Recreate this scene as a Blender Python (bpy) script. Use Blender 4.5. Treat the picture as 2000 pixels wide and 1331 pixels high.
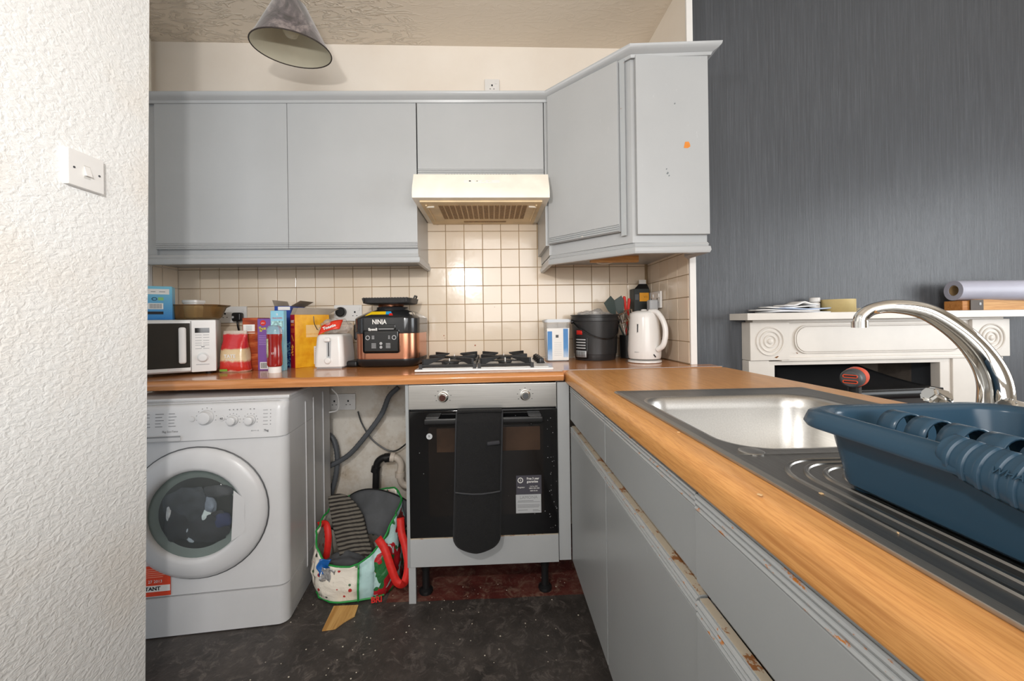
import bpy, bmesh, math, random
from mathutils import Vector, Matrix, noise
random.seed(7)
R=math.radians; PI=math.pi
for o in list(bpy.data.objects): bpy.data.objects.remove(o)
SC=bpy.context.scene; COL=SC.collection

# ------------------------------------------------ camera
F=775.0; TH=R(-2.4); RO=0.014; PX0=994.5; PY0=628.0; H=1.115
r0=Vector((math.cos(TH),math.sin(TH),0)); fw=Vector((-math.sin(TH),math.cos(TH),0)); up0=Vector((0,0,1))
cx_=r0*math.cos(RO)-up0*math.sin(RO); cy_=r0*math.sin(RO)+up0*math.cos(RO)
cam=bpy.data.cameras.new('camera'); co=bpy.data.objects.new('camera',cam); COL.objects.link(co)
M=Matrix((cx_,cy_,-fw)).transposed().to_4x4(); M.translation=Vector((0,0,H)); co.matrix_world=M
cam.sensor_width=36; cam.lens=F/2000*36; cam.shift_x=(1000-PX0)/2000; cam.shift_y=-(665.5-PY0)/2000
cam.clip_start=0.02; SC.camera=co
def at(px,py,X=None,Y=None,Z=None):
    """a point of a known plane of the room, from its place in the photograph"""
    a=px-PX0; b=PY0-py
    u=a*math.cos(RO)+b*math.sin(RO); v=-a*math.sin(RO)+b*math.cos(RO)
    d=r0*(u/F)+fw+up0*(v/F)
    t=X/d.x if X is not None else (Y/d.y if Y is not None else (Z-H)/d.z)
    return Vector((0,0,H))+d*t

# ------------------------------------------------ world, lights, exposure
w=bpy.data.worlds.new('world'); SC.world=w; w.use_nodes=True
w.node_tree.nodes['Background'].inputs[0].default_value=(0.86,0.93,1,1)
w.node_tree.nodes['Background'].inputs[1].default_value=1.0
def area(name,loc,target,sx,sy,power,color=(1,1,1)):
    l=bpy.data.lights.new(name,'AREA'); l.shape='RECTANGLE'; l.size=sx; l.size_y=sy; l.energy=power; l.color=color
    o=bpy.data.objects.new(name,l); COL.objects.link(o); o.location=loc
    o.rotation_euler=(Vector(target)-Vector(loc)).to_track_quat('-Z','Y').to_euler(); return o
area('rear_window_light',(0.7,-2.35,1.75),(0.4,2,1.2),2.4,1.5,62,(1.0,0.985,0.97))
area('side_window_light',(4.05,0.15,1.45),(1.2,1.2,1.0),1.7,1.5,46,(0.93,0.97,1.0))
area('camera_flash',(-0.30,-0.02,1.58),(-0.28,2,1.6),0.07,0.05,11,(1.0,0.975,0.945))
SC.view_settings.view_transform='Standard'; SC.view_settings.look='None'
SC.view_settings.gamma=1; SC.view_settings.use_curve_mapping=False
SC.view_settings.exposure=0.15

# ------------------------------------------------ materials
def srgb(c):
    if isinstance(c,str):
        c=c.lstrip('#'); c=[int(c[i:i+2],16)/255 for i in (0,2,4)]
    return tuple((x/12.92 if x<=0.04045 else ((x+0.055)/1.055)**2.4) for x in c)+(1,)
class NT:
    def __init__(s,name):
        s.m=bpy.data.materials.new(name); s.m.use_nodes=True; s.t=s.m.node_tree
        s.b=s.t.nodes['Principled BSDF']; s.tc=s.t.nodes.new('ShaderNodeTexCoord')
    def n(s,typ,**k):
        x=s.t.nodes.new('ShaderNode'+typ)
        for a,b in k.items(): setattr(x,a,b)
        return x
    def l(s,a,b): s.t.links.new(a,b)
    def coord(s,scale=(1,1,1),kind='Object',rot=(0,0,0)):
        mp=s.n('Mapping'); mp.inputs['Scale'].default_value=scale; mp.inputs['Rotation'].default_value=rot
        s.l(s.tc.outputs[kind],mp.inputs['Vector']); return mp.outputs[0]
    def noise(s,sc,det=4,vec=None,rough=.55,dist=0):
        x=s.n('TexNoise'); x.inputs['Scale'].default_value=sc; x.inputs['Detail'].default_value=det
        x.inputs['Roughness'].default_value=rough; x.inputs['Distortion'].default_value=dist
        s.l(vec if vec is not None else s.tc.outputs['Object'],x.inputs['Vector']); return x.outputs['Fac']
    def ramp(s,fac,stops):
        x=s.n('ValToRGB'); e=x.color_ramp.elements
        while len(e)<len(stops): e.new(.5)
        for i,(p,c) in enumerate(stops):
            e[i].position=p; e[i].color=c if len(c)==4 else tuple(c)+(1,)
        s.l(fac,x.inputs[0]); return x.outputs[0]
    def mix(s,fac,a,b,typ='MIX'):
        x=s.n('MixRGB',blend_type=typ)
        for i,v in ((0,fac),(1,a),(2,b)):
            if hasattr(v,'is_linked') or hasattr(v,'links'): s.l(v,x.inputs[i])
            else: x.inputs[i].default_value=v
        return x.outputs[0]
    def math(s,op,a,b=0.0,c=None):
        x=s.n('Math',operation=op)
        for i,v in ((0,a),(1,b)) + (((2,c),) if c is not None else ()):
            if hasattr(v,'links'): s.l(v,x.inputs[i])
            else: x.inputs[i].default_value=v
        return x.outputs[0]
    def bump(s,h,strength=.3,dist=.002,prev=None):
        x=s.n('Bump'); x.inputs['Strength'].default_value=strength; x.inputs['Distance'].default_value=dist
        s.l(h,x.inputs['Height'])
        if prev is not None: s.l(prev,x.inputs['Normal'])
        s.l(x.outputs[0],s.b.inputs['Normal']); return x.outputs[0]
    def color(s,c):
        if hasattr(c,'links'): s.l(c,s.b.inputs['Base Color'])
        else: s.b.inputs['Base Color'].default_value=c
    def set(s,rough=.5,metal=0,coat=0,spec=.5,trans=0,ior=1.45,alpha=1,sheen=0):
        i=s.b.inputs; i['Roughness'].default_value=rough; i['Metallic'].default_value=metal; i['Coat Weight'].default_value=coat
        i['Specular IOR Level'].default_value=spec; i['Transmission Weight'].default_value=trans; i['IOR'].default_value=ior; i['Alpha'].default_value=alpha
        i['Sheen Weight'].default_value=sheen
        i['Coat Roughness'].default_value=.08
BWG=((0,0,0),(1,1,1))
def mat(name,c,rough=.5,metal=0,var=.06,vs=12,bump=0,bs=200,bd=.001,**k):
    t=NT(name); base=srgb(c)
    if var>0:
        n=t.noise(vs,5); lo=tuple(x*(1-var*2) for x in base[:3])+(1,); hi=tuple(min(1,x*(1+var*2)) for x in base[:3])+(1,)
        t.color(t.ramp(n,[(.3,lo),(.7,hi)]))
    else: t.color(base)
    t.set(rough=rough,metal=metal,**k)
    if bump: t.bump(t.noise(bs,3),bump,bd)
    return t.m
MT={}
def m_(name,*a,**k):
    if name not in MT: MT[name]=mat(name,*a,**k)
    return MT[name]

def mk_wall_white():
    t=NT('anaglypta wall'); v=t.coord((1,1,1.5))
    n1=t.noise(60,3,v,.5,.7); n2=t.noise(150,3,v,.5,.6); s=t.noise(2.2,4)
    t.color(t.mix(t.ramp(s,[(.52,(0,0,0)),(.75,(1,1,1))]),srgb('#eeeeec'),srgb('#e9e2d8'))); t.set(rough=.6,spec=.35)
    h=t.math('ADD',t.ramp(n1,[(.36,(0,0,0)),(.64,(1,1,1))]),t.math('MULTIPLY',n2,.5)); t.bump(h,.32,.0042); return t.m
def mk_ceiling():
    t=NT('artex ceiling'); v=t.coord((1,2.6,1),rot=(0,0,R(38)))
    n=t.noise(9,3,v,.5,1.6); big=t.noise(1.3,2)
    ridges=t.ramp(n,[(.47,(0,0,0)),(.56,(1,1,1)),(.66,(.05,.05,.05))])
    t.color(srgb('#e2d5c4')); t.set(rough=.42)
    # swirled plaster towards the left, nearly smooth to the right
    sp=t.n('SeparateXYZ'); t.l(t.tc.outputs['Object'],sp.inputs[0])
    k=t.ramp(t.math('ADD',sp.outputs[0],t.math('MULTIPLY',big,.25)),[(.0,(1,1,1)),(.02,(0,0,0))]); k=t.ramp(t.math('ADD',t.math('MULTIPLY',t.math('ADD',sp.outputs[0],.35),-2.5),big),[(.35,(0,0,0)),(.75,(1,1,1))])
    k2=t.math('ADD',t.math('MULTIPLY',k,.92),.08)
    t.bump(t.math('MULTIPLY',ridges,k2),.6,.012); return t.m
def mk_cream():
    t=NT('cream plaster'); n=t.noise(3,5); t.color(t.ramp(n,[(.3,srgb('#ebe1d4')),(.7,srgb('#f1e9de'))])); t.set(rough=.65,spec=.3)
    t.bump(t.noise(40,4),.15,.004); return t.m
def mk_plaster():
    t=NT('dirty bare plaster'); n=t.noise(4,8,rough=.65); n2=t.noise(14,8,rough=.7)
    c=t.ramp(n,[(.35,srgb('#c2b4a2')),(.5,srgb('#dcd6cc')),(.7,srgb('#d0c6b8'))])
    c=t.mix(t.ramp(n2,[(.60,(0,0,0)),(.72,(1,1,1))]),c,srgb('#8c7a68')); t.color(c); t.set(rough=.85,spec=.2)
    t.bump(n2,.4,.006); return t.m
def mk_darkwall():
    t=NT('dark blue streaked wallpaper'); v=t.coord((90,1,2.2)); n=t.noise(1.6,6,v,.7)
    v2=t.coord((300,1,5)); n2=t.noise(1.5,3,v2,.6); b=t.noise(2,3)
    c=t.ramp(n,[(.25,srgb('#46484c')),(.55,srgb('#54575c')),(.8,srgb('#6a6d72'))])
    c=t.mix(t.ramp(n2,[(.66,(0,0,0)),(.8,(.35,.35,.35))]),c,srgb('#767a7c')); 
    c=t.mix(t.math('MULTIPLY',b,.3),c,srgb('#515459'))
    t.color(c); t.set(rough=.36,spec=.5); t.bump(t.math('ADD',n,n2),.5,.0014); return t.m
def mk_tile():
    t=NT('cream glazed tile'); oi=t.n('ObjectInfo'); n=t.noise(9,3,t.coord(kind='Generated'))
    c=t.mix(oi.outputs['Random'],srgb('#e8d8c3'),srgb('#e2d0b9')); c=t.mix(t.math('MULTIPLY',n,.25),c,srgb('#ecdfcd'))
    t.color(c); t.set(rough=.15,spec=.5,coat=.15)
    v=t.n('VectorMath',operation='ADD'); t.l(t.tc.outputs['Object'],v.inputs[0])
    cm=t.n('CombineXYZ'); t.l(t.math('MULTIPLY',oi.outputs['Random'],40),cm.inputs[0]); t.l(cm.outputs[0],v.inputs[1])
    t.bump(t.noise(22,2,v.outputs[0]),.22,.0028); return t.m
def mk_paint(name,c,chip='#b5702f',chips=.0,rough=.31,spots=True):
    t=NT(name); n=t.noise(3,5); a=srgb(c); b=tuple(x*1.07 for x in a[:3])+(1,)
    col=t.ramp(n,[(.3,a),(.7,b)])
    sc=t.ramp(t.noise(26,8,t.coord((3,3,.5)),.7),[(.66,(0,0,0)),(.74,(.5,.5,.5))]); col=t.mix(sc,col,srgb('#d6d8d8'))
    if spots:
        sp=t.ramp(t.noise(60,3,rough=.4),[(.76,(0,0,0)),(.79,(1,1,1))]); col=t.mix(sp,col,srgb('#8b6b50'))
    if chips:
        ch=t.ramp(t.noise(30,6,t.coord((1,1,3)),.7),[(1-chips,(0,0,0)),(1.03-chips,(1,1,1))]); col=t.mix(ch,col,srgb(chip))
    t.color(col); t.set(rough=rough); t.bump(t.noise(120,4),.06,.002); return t.m
def mk_wood(name,light,dark,scale,rough=.3,axis='y',coat=.3,spec=.5):
    t=NT(name); s={'y':(26,1.4,26),'x':(1.4,26,26),'z':(26,26,1.4)}[axis]
    v=t.coord(tuple(x*scale for x in s)); n=t.noise(2.2,7,v,.62,.35); n2=t.noise(9,3,v)
    c=t.ramp(n,[(.28,srgb(dark)),(.5,srgb(light)),(.75,srgb(light))])
    c=t.mix(t.math('MULTIPLY',t.ramp(n2,[(.45,(0,0,0)),(.65,(1,1,1))]),.6),c,srgb(dark))
    t.color(c); t.set(rough=rough,coat=coat,spec=spec); t.bump(n2,.06,.001); return t.m
def mk_floor():
    t=NT('worn black floor'); sp=t.n('SeparateXYZ'); t.l(t.tc.outputs['Object'],sp.inputs[0]); X,Y=sp.outputs[0],sp.outputs[1]
    n=t.noise(7,8,rough=.7); n2=t.noise(17,9,rough=.8,dist=1.2); n3=t.noise(95,3,rough=.5); n4=t.noise(3,3)
    dark=t.ramp(n,[(.3,srgb('#2d2a28')),(.55,srgb('#433e3b')),(.8,srgb('#5c5550'))])
    scr=t.math('MULTIPLY',t.ramp(n2,[(.52,(0,0,0)),(.64,(1,1,1))]),.7); dark=t.mix(scr,dark,srgb('#746c67'))
    red=t.ramp(n,[(.3,srgb('#3a1c1a')),(.5,srgb('#5d2b26')),(.75,srgb('#7d564a'))])
    red=t.mix(t.math('MULTIPLY',t.ramp(n2,[(.5,(0,0,0)),(.62,(1,1,1))]),.7),red,srgb('#8f7564'))
    edge=t.math('ADD',Y,t.math('MULTIPLY',t.math('SUBTRACT',n4,.5),.03))
    k=t.math('MULTIPLY',t.math('GREATER_THAN',edge,1.60),t.math('GREATER_THAN',X,-.44))
    c=t.mix(k,dark,red)
    wht=t.ramp(n3,[(.76,(0,0,0)),(.80,(.8,.8,.8))]); c=t.mix(wht,c,srgb('#b9ac98'))
    t.color(c); t.set(rough=.45); t.bump(t.math('ADD',n2,n3),.3,.004); return t.m
def mk_brushed(name,c='#c9c7c3',rough=.28,dirty=0,axis='y'):
    t=NT(name); s={'y':(140,4,140),'x':(4,140,140),'z':(140,140,4)}[axis]; n=t.noise(2,3,t.coord(s))
    col=t.ramp(n,[(.3,tuple(x*.86 for x in srgb(c)[:3])),(.7,srgb(c))])
    if dirty:
        d=t.ramp(t.noise(9,8,rough=.7),[(.66,(0,0,0)),(.78,(dirty,)*3)]); col=t.mix(d,col,srgb('#a99f90'))
    t.color(col); t.set(rough=rough,metal=1); t.bump(n,.05,.0006)
    return t.m
WALLW=mk_wall_white(); CEIL=mk_ceiling(); CREAM=mk_cream(); PLAST=mk_plaster(); DARKW=mk_darkwall(); TILE=mk_tile(); FLOOR=mk_floor()
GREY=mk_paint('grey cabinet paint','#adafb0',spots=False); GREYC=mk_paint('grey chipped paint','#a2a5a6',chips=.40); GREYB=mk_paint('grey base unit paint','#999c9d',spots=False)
OAK=mk_wood('oak worktop lit tone','#dba060','#bd8046',2.2,.33,'y',.1); OAKL=mk_wood('worktop laminate shaded tone along x','#c98a56','#b2713d',.7,.22,'x',.4)  # same wood twice: brighter near light is put into the first colour
RAWW=mk_wood('raw pine','#d9a76c','#b98149',.8,.6,'x',0); RUST=mk_paint('bare chipped edge','#b3a896',chip='#8a5a34',chips=.46,rough=.6)
STEEL=mk_brushed('brushed steel','#cfcdc9',.36,.5); STEELD=mk_brushed('dull steel dark reflection','#a3a2a0',.45,.8); STEELX=mk_brushed('oven steel','#c4c2be',.34,.5,'x')  # drainer steel is a darker copy, dark reflections put into its colour
CHROME=mat('chrome','#e2e2e0',.05,1,var=0); COPPER=mat('copper metal','#c08468',.24,1,var=.02)
WHITE=mat('white enamel','#e4e4e3',.28,var=.01); WHITEP=mat('white plastic','#e6e4e1',.35,var=.01); PANELW=mat('washer body white','#c2c2c3',.3,var=.01)
WWH=mat('washer front white','#cacacb',.28,var=.01)
CREAMM=mat('aged cream metal','#f1ebde',.35,var=.03); CREAMU=mat('greasy cream underside','#dfc69c',.45,var=.08,vs=8)
BLACK=mat('black plastic','#1d1d1e',.35,var=.05); BLACKG=mat('black gloss','#111112',.08,var=0,coat=.5); BLACKI=mat('cast iron black','#2b2b2c',.5,var=.1,vs=60)
FABB=mat('black terry cloth','#161617',.95,var=.2,vs=240,bump=.6,bs=500,bd=.003,sheen=.05)
GREYD=mat('dark grey plastic','#4b4c4e',.45,var=.05); LGREY=mat('light grey print','#b6b8ba',.5,var=0); MGREY=mat('mid grey print','#8a8b8d',.5,var=0)
INK=mat('black ink','#222226',.6,var=0); PAPER=mat('white paper','#eceae6',.7,var=.02); RED=mat('red','#cf2a22',.4,var=.05); CARD=mat('grey card','#a3988a',.8,var=.05)
RACK=mat('blue rack plastic','#2e485b',.27,var=.03,vs=4,spec=.4); GLASSB=mat('smoked oven glass','#0f0f10',.06,var=0,coat=.3)
FIREW=mat('white gloss fireplace paint','#e6dfd6',.32,var=.03,vs=5)
def clear(name,c,rough=.05,alpha=1,trans=.9):
    t=NT(name); t.color(srgb(c)); t.set(rough=rough,trans=trans,ior=1.35,alpha=alpha); return t.m
AMBER=clear('amber glass','#d9bd8e',.08); CLEARP=clear('clear plastic','#eef0f2',.12,.75); t_=NT('thin door glass'); t_.color(srgb('#cfd8d5')); t_.set(rough=.03,alpha=.07,coat=.3); GLASST=t_.m
GLASSW=clear('door glass bowl','#c6d2cf',.03)

# ------------------------------------------------ geometry helpers
class G:
    def __init__(s): s.bm=bmesh.new()
    def box(s,x0,x1,y0,y1,z0,z1,r=0,seg=2):
        b=bmesh.new(); bmesh.ops.create_cube(b,size=1)
        for v in b.verts: v.co=Vector(((x0+x1)/2+v.co.x*(x1-x0),(y0+y1)/2+v.co.y*(y1-y0),(z0+z1)/2+v.co.z*(z1-z0)))
        if r>0: bmesh.ops.bevel(b,geom=list(b.edges),offset=r,segments=seg,profile=.5,affect='EDGES')
        return s.add(b)
    def add(s,b,mtx=None):
        if mtx is not None: bmesh.ops.transform(b,matrix=mtx,verts=b.verts)
        me=bpy.data.meshes.new('tmp'); b.to_mesh(me); b.free(); s.bm.from_mesh(me); bpy.data.meshes.remove(me); return s
    def tube(s,pts,r,n=10,caps=True,closed=False,flat=None):
        pts=[Vector(p) for p in pts]; N=len(pts); rr=r if isinstance(r,(list,tuple)) else [r]*N
        rings=[]; prev=None
        for i,p in enumerate(pts):
            if closed: d=(pts[(i+1)%N]-pts[i-1])
            else: d=(pts[min(i+1,N-1)]-pts[max(i-1,0)])
            d.normalize()
            if prev is None:
                a=Vector((0,0,1)) if abs(d.z)<.9 else Vector((0,1,0)); x=d.cross(a).normalized()
            else: x=(prev-d*prev.dot(d)).normalized()
            prev=x; y=d.cross(x)
            fl=flat or 1
            rings.append([s.bm.verts.new(p+(x*math.cos(2*PI*k/n)*fl+y*math.sin(2*PI*k/n))*rr[i]) for k in range(n)])
        for i in range(N if closed else N-1):
            a,b=rings[i],rings[(i+1)%N]
            for k in range(n): s.bm.faces.new((a[k],a[(k+1)%n],b[(k+1)%n],b[k]))
        if caps and not closed: s.bm.faces.new(list(reversed(rings[0]))); s.bm.faces.new(rings[-1])
        return s
    def cyl(s,p0,p1,r,r1=None,n=24): return s.tube([p0,p1],[r,r if r1 is None else r1],n)
    def loops(s,L,close=(True,True),cyc=True):
        """bridge a list of equal-length loops of points"""
        V=[[s.bm.verts.new(Vector(p)) for p in l] for l in L]; n=len(V[0])
        for a,b in zip(V,V[1:]):
            for k in range(n if cyc else n-1): s.bm.faces.new((a[k],a[(k+1)%n],b[(k+1)%n],b[k]))
        if close[0]: s.bm.faces.new(list(reversed(V[0])))
        if close[1]: s.bm.faces.new(V[-1])
        return s
    def lathe(s,prof,n=32,c=(0,0,0),close=(True,True)):
        return s.loops([[(c[0]+r*math.cos(2*PI*k/n),c[1]+r*math.sin(2*PI*k/n),c[2]+z) for k in range(n)] for r,z in prof],close)
    def prism(s,poly,axis,a,b):
        f={'x':lambda p,t:(t,p[0],p[1]),'y':lambda p,t:(p[0],t,p[1]),'z':lambda p,t:(p[0],p[1],t)}[axis]
        return s.loops([[f(p,a) for p in poly],[f(p,b) for p in poly]])
    def surf(s,fn,nu,nv,thick=0):
        V=[[s.bm.verts.new(Vector(fn(i/nu,j/nv))) for j in range(nv+1)] for i in range(nu+1)]
        for i in range(nu):
            for j in range(nv): s.bm.faces.new((V[i][j],V[i+1][j],V[i+1][j+1],V[i][j+1]))
        return s
    def xf(s,m): bmesh.ops.transform(s.bm,matrix=m,verts=s.bm.verts); return s
    def out(s,name,m,parent=None,label=None,ang=35,solid=0,sub=0,loc=None):
        bm=s.bm; bmesh.ops.recalc_face_normals(bm,faces=bm.faces)
        me=bpy.data.meshes.new(name); bm.to_mesh(me); bm.free()
        me.materials.append(m); me.shade_smooth() if hasattr(me,'shade_smooth') else None
        me.set_sharp_from_angle(angle=R(ang))
        o=bpy.data.objects.new(name,me); COL.objects.link(o)
        if parent is not None: o.parent=parent
        if label: o['label']=label
        if loc: o.location=loc
        if len(me.polygons)<3000 and ang<=50 and not solid: md=o.modifiers.new('wn','WEIGHTED_NORMAL'); md.keep_sharp=True
        if solid: md=o.modifiers.new('solid','SOLIDIFY'); md.thickness=solid; md.offset=0
        if sub: md=o.modifiers.new('sub','SUBSURF'); md.levels=sub; md.render_levels=sub
        return o
def thing(name,label,cat,loc=(0,0,0),rz=0,group=None,rot=None):
    o=bpy.data.objects.new(name,None); COL.objects.link(o); o.location=loc; o.rotation_euler=rot or (0,0,rz)
    o.empty_display_size=.05; o['label']=label; o['category']=cat
    if group: o['group']=group
    return o
def tag(o,label,cat,group=None,loc=None,rot=None):
    o['label']=label; o['category']=cat
    if group: o['group']=group
    if loc is not None: o.location=loc
    if rot is not None: o.rotation_euler=rot
    return o
def struct(o): o['kind']='structure'; return o
def text(s,parent,m,size,loc,rot=(PI/2,0,0),name='lettering',align='CENTER',ext=.0002,sx=1,bold=0):
    cu=bpy.data.curves.new('t','FONT'); cu.body=s; cu.size=size; cu.align_x=align; cu.align_y='CENTER'; cu.extrude=ext; cu.offset=bold; cu.resolution_u=2
    t=bpy.data.objects.new('t',cu); COL.objects.link(t)
    me=bpy.data.meshes.new_from_object(t.evaluated_get(bpy.context.evaluated_depsgraph_get()))
    bpy.data.objects.remove(t); me.materials.clear(); me.materials.append(m)
    o=bpy.data.objects.new(name,me); COL.objects.link(o); o.parent=parent; o.location=loc; o.rotation_euler=rot; o.scale=(sx,1,1); return o
def rrect(x0,x1,y0,y1,r,n=6):
    """rounded rectangle, counter-clockwise, 4*(n+1) points"""
    P=[]
    for cx,cy,a0 in ((x1-r,y1-r,0),(x0+r,y1-r,90),(x0+r,y0+r,180),(x1-r,y0+r,270)):
        for k in range(n+1): a=R(a0+90*k/n); P.append((cx+r*math.cos(a),cy+r*math.sin(a)))
    return P
def bez(pts,n=24):
    """smooth curve through points (Catmull-Rom)"""
    P=[Vector(p) for p in pts]; P=[P[0]*2-P[1]]+P+[P[-1]*2-P[-2]]; out=[]; seg=len(P)-3
    for i in range(seg):
        m=max(2,n//seg)
        for k in range(m+(1 if i==seg-1 else 0)):
            t=k/m; a,b,c,d=P[i:i+4]
            out.append(.5*((2*b)+(c-a)*t+(2*a-5*b+4*c-d)*t*t+(3*b-a-3*c+d)*t**3))
    return out
def sweep(g,path,prof):
    """mitred moulding: path = (x,y,z) points, prof = (outward, up) polygon; outward = right-hand side of travel"""
    P=[Vector(p) for p in path]; L=[]
    for i,p in enumerate(P):
        ns=[]
        for a,b in ((i-1,i),(i,i+1)):
            if a>=0 and b<len(P):
                d=(P[b]-P[a]); d.z=0; d.normalize(); ns.append(Vector((d.y,-d.x,0)))
        nn=sum(ns,Vector())/len(ns); k=1/max(.3,nn.length_squared)
        L.append([p+nn*k*u+Vector((0,0,v)) for u,v in prof])
    g.loops(L); return g
def wt(x): return .912+.005*(x-.28)

# ================================================ SETTING
def wallbox(name,boxes,m):
    g=G()
    for b in boxes: g.box(*b)
    return struct(g.out(name,m))
wallbox('floor',[(-2.2,4.3,-2.6,2.6,-.1,0)],FLOOR)
wallbox('ceiling',[(-2.2,.886,-2.6,2.6,2.615,2.7),(.886,4.3,-2.6,2.6,3.05,3.15),(.866,.8865,-2.6,1.7005,2.60,3.15)],CEIL)
# near left wall: its free edge is a little out of plumb
g=G(); yb,yt=1.168,1.228
g.loops([[(-1.0,-2.5,0),(-1.0,yb,0),(-1.012,yb+.012,0),(-1.25,yb+.012,0),(-1.25,-2.5,0)],[(-1.0,-2.5,2.615),(-1.0,yt,2.615),(-1.012,yt+.012,2.615),(-1.25,yt+.012,2.615),(-1.25,-2.5,2.615)]])
wl=struct(g.out('wall_left',WALLW,ang=20))
wb=wallbox('wall_back',[(-1.9,.96,2.165,2.3,.0,2.615)],CREAM)
pl=struct(G().box(-1.84,.864,2.158,2.1649,.0,.905).out('trim_plaster',PLAST,wb))
# left side of the recess, with the boxed-out tiled corner under the cupboards
wa=wallbox('wall_recess_left',[(-1.92,-1.78,1.15,2.165,0,2.615),(-1.78,-1.655,2.0,2.165,.0,2.0)],CREAM)
struct(G().box(-1.662,-1.650,1.985,2.000,.915,1.44).out('trim_4',WHITEP))
g=G(); g.tube([(-1.755,2.12,2.16),(-1.755,2.12,2.60)],.012,10); struct(g.out('trim_3',CREAMM))
# right-hand return wall
wr=wallbox('wall_right',[(.866,.886,1.70,2.165,0,3.1)],CREAM)
struct(G().box(.860,.888,1.690,1.702,.915,2.615,.002).out('trim_1',WHITEP))
# chimney-breast wall beyond, with fireplace recess
wf=wallbox('wall_far',[(.886,1.46,2.07,2.20,0,3.1),(2.42,4.25,2.07,2.20,0,3.1),(1.46,2.42,2.07,2.20,.87,3.1)],DARKW)
struct(G().box(.90,1.36,2.045,2.0695,0,.14,.006).out('baseboard_far',FIREW))
NICHE=mat('sooty grey brown brick render','#766c63',.8,var=.15,vs=6,bump=.4,bs=30,bd=.01)
wallbox('wall_firebox',[(1.40,1.46,2.20,2.42,0,.95),(2.42,2.48,2.20,2.42,0,.95),(1.40,2.48,2.40,2.46,0,.95),(1.40,2.48,2.20,2.42,.87,.95)],NICHE)
# the rest of the room, out of view, with its windows
wallbox('wall_rear',[(-1.25,-.55,-2.6,-2.45,0,2.615),(1.95,4.25,-2.6,-2.45,0,2.615),(-.55,1.95,-2.6,-2.45,0,.95),(-.55,1.95,-2.6,-2.45,2.5,3.1),(.88,4.25,-2.6,-2.45,2.6,3.1)],CREAM)
wallbox('wall_side',[(4.15,4.3,-2.6,-.75,0,3.1),(4.15,4.3,1.05,2.2,0,3.1),(4.15,4.3,-.75,1.05,0,.65),(4.15,4.3,-.75,1.05,2.25,3.1)],CREAM)
for nm,pts in (('window_1',[(-.55,.02,-2.5),(.66,.04,-2.5),(1.91,.04,-2.5)]),):
    g=G()
    for x in (-.55,.67,1.90): g.box(x,x+.05,-2.55,-2.50,.95,2.5)
    g.box(-.55,1.95,-2.55,-2.5,.95,1.0); g.box(-.55,1.95,-2.55,-2.5,2.45,2.5); struct(g.out('window_1',WHITEP))
g=G()
for y in (-.75,.12,1.0): g.box(4.18,4.23,y,y+.05,.65,2.25)
g.box(4.18,4.23,-.75,1.05,.65,.70); g.box(4.18,4.23,-.75,1.05,2.2,2.25); struct(g.out('window_2',WHITEP))

# tiles, each a piece of the wall that carries it
PX,PZ=.0993,.0988
def tilemesh(w,h,t=.007):
    g=G(); g.box(-w/2,w/2,-t,0,-h/2,h/2,.0012,2); o=g.out('tile',TILE,ang=15); me=o.data; bpy.data.objects.remove(o); return me
TM={}
GR=mat('tile grout','#a8906f',.9,var=.15,vs=9)
def tile(parent,x,y,z,w,h,rz=0):
    k=(round(w,4),round(h,4))
    if k not in TM: TM[k]=tilemesh(*k)
    o=bpy.data.objects.new('tile',TM[k]); COL.objects.link(o); o.parent=parent; o.location=(x,y,z)
    o.rotation_euler=(R(random.gauss(0,.28)),0,rz+R(random.gauss(0,.28)))
xs=[-1.651]+[.0505+PX*k for k in range(-17,9)]
xs=[x for x in xs if x<.86 and (x==-1.651 or x>-1.62)]+[.864]
zs=[.917]+[1.0135+PZ*j for j in range(0,8)]
for a,b in zip(xs,xs[1:]):
    if b-a<.02: continue
    top=1.52 if not(-.36<(a+b)/2<.26) else 1.69
    for c,d in zip(zs,zs[1:]):
        if (c+d)/2>top: continue
        if c>1.6: d=1.655
        tile(wb,(a+b)/2,2.1645,(c+d)/2,b-a-.003,d-c-.003)
G().box(-1.65,.864,2.1615,2.1649,.91,1.50).box(-.36,.29,2.1615,2.1649,1.5,1.66).out('grout',GR,wb)
for a,b in zip([1.704,1.806,1.906,2.006,2.106],[1.806,1.906,2.006,2.106,2.158]):
    for c,d in zip(zs[:-2],zs[1:-2]): tile(wr,.8655,(a+b)/2,(c+d)/2,b-a-.003,d-c-.003,-PI/2)
G().box(.8625,.8659,1.703,2.158,.91,1.50).out('grout',GR,wr)
for a,b in ((2.002,2.058),(2.058,2.157)):
    for c,d in zip(zs[:-2],zs[1:-2]): tile(wa,-1.6545,(a+b)/2,(c+d)/2,b-a-.003,d-c-.003,PI/2)
for c,d in zip(zs[:-2],zs[1:-2]): tile(wa,-1.72,2.0,(c+d)/2,.1,d-c-.003)
# brown splashes on the tiles behind the hob
SPL=mat('brown food splash','#a2552d',.5,var=0)
for px,py,r in ((928,675,.0042),(867,656,.003),(869,661,.002),(966,600,.0018)):
    p=at(px,py,Y=2.156); g=G(); g.lathe([(r,0),(r,.0008)],8); g.xf(Matrix.Rotation(PI/2,4,'X')); g.out('stain',SPL,wb,loc=(p.x,2.157,p.z))

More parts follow.
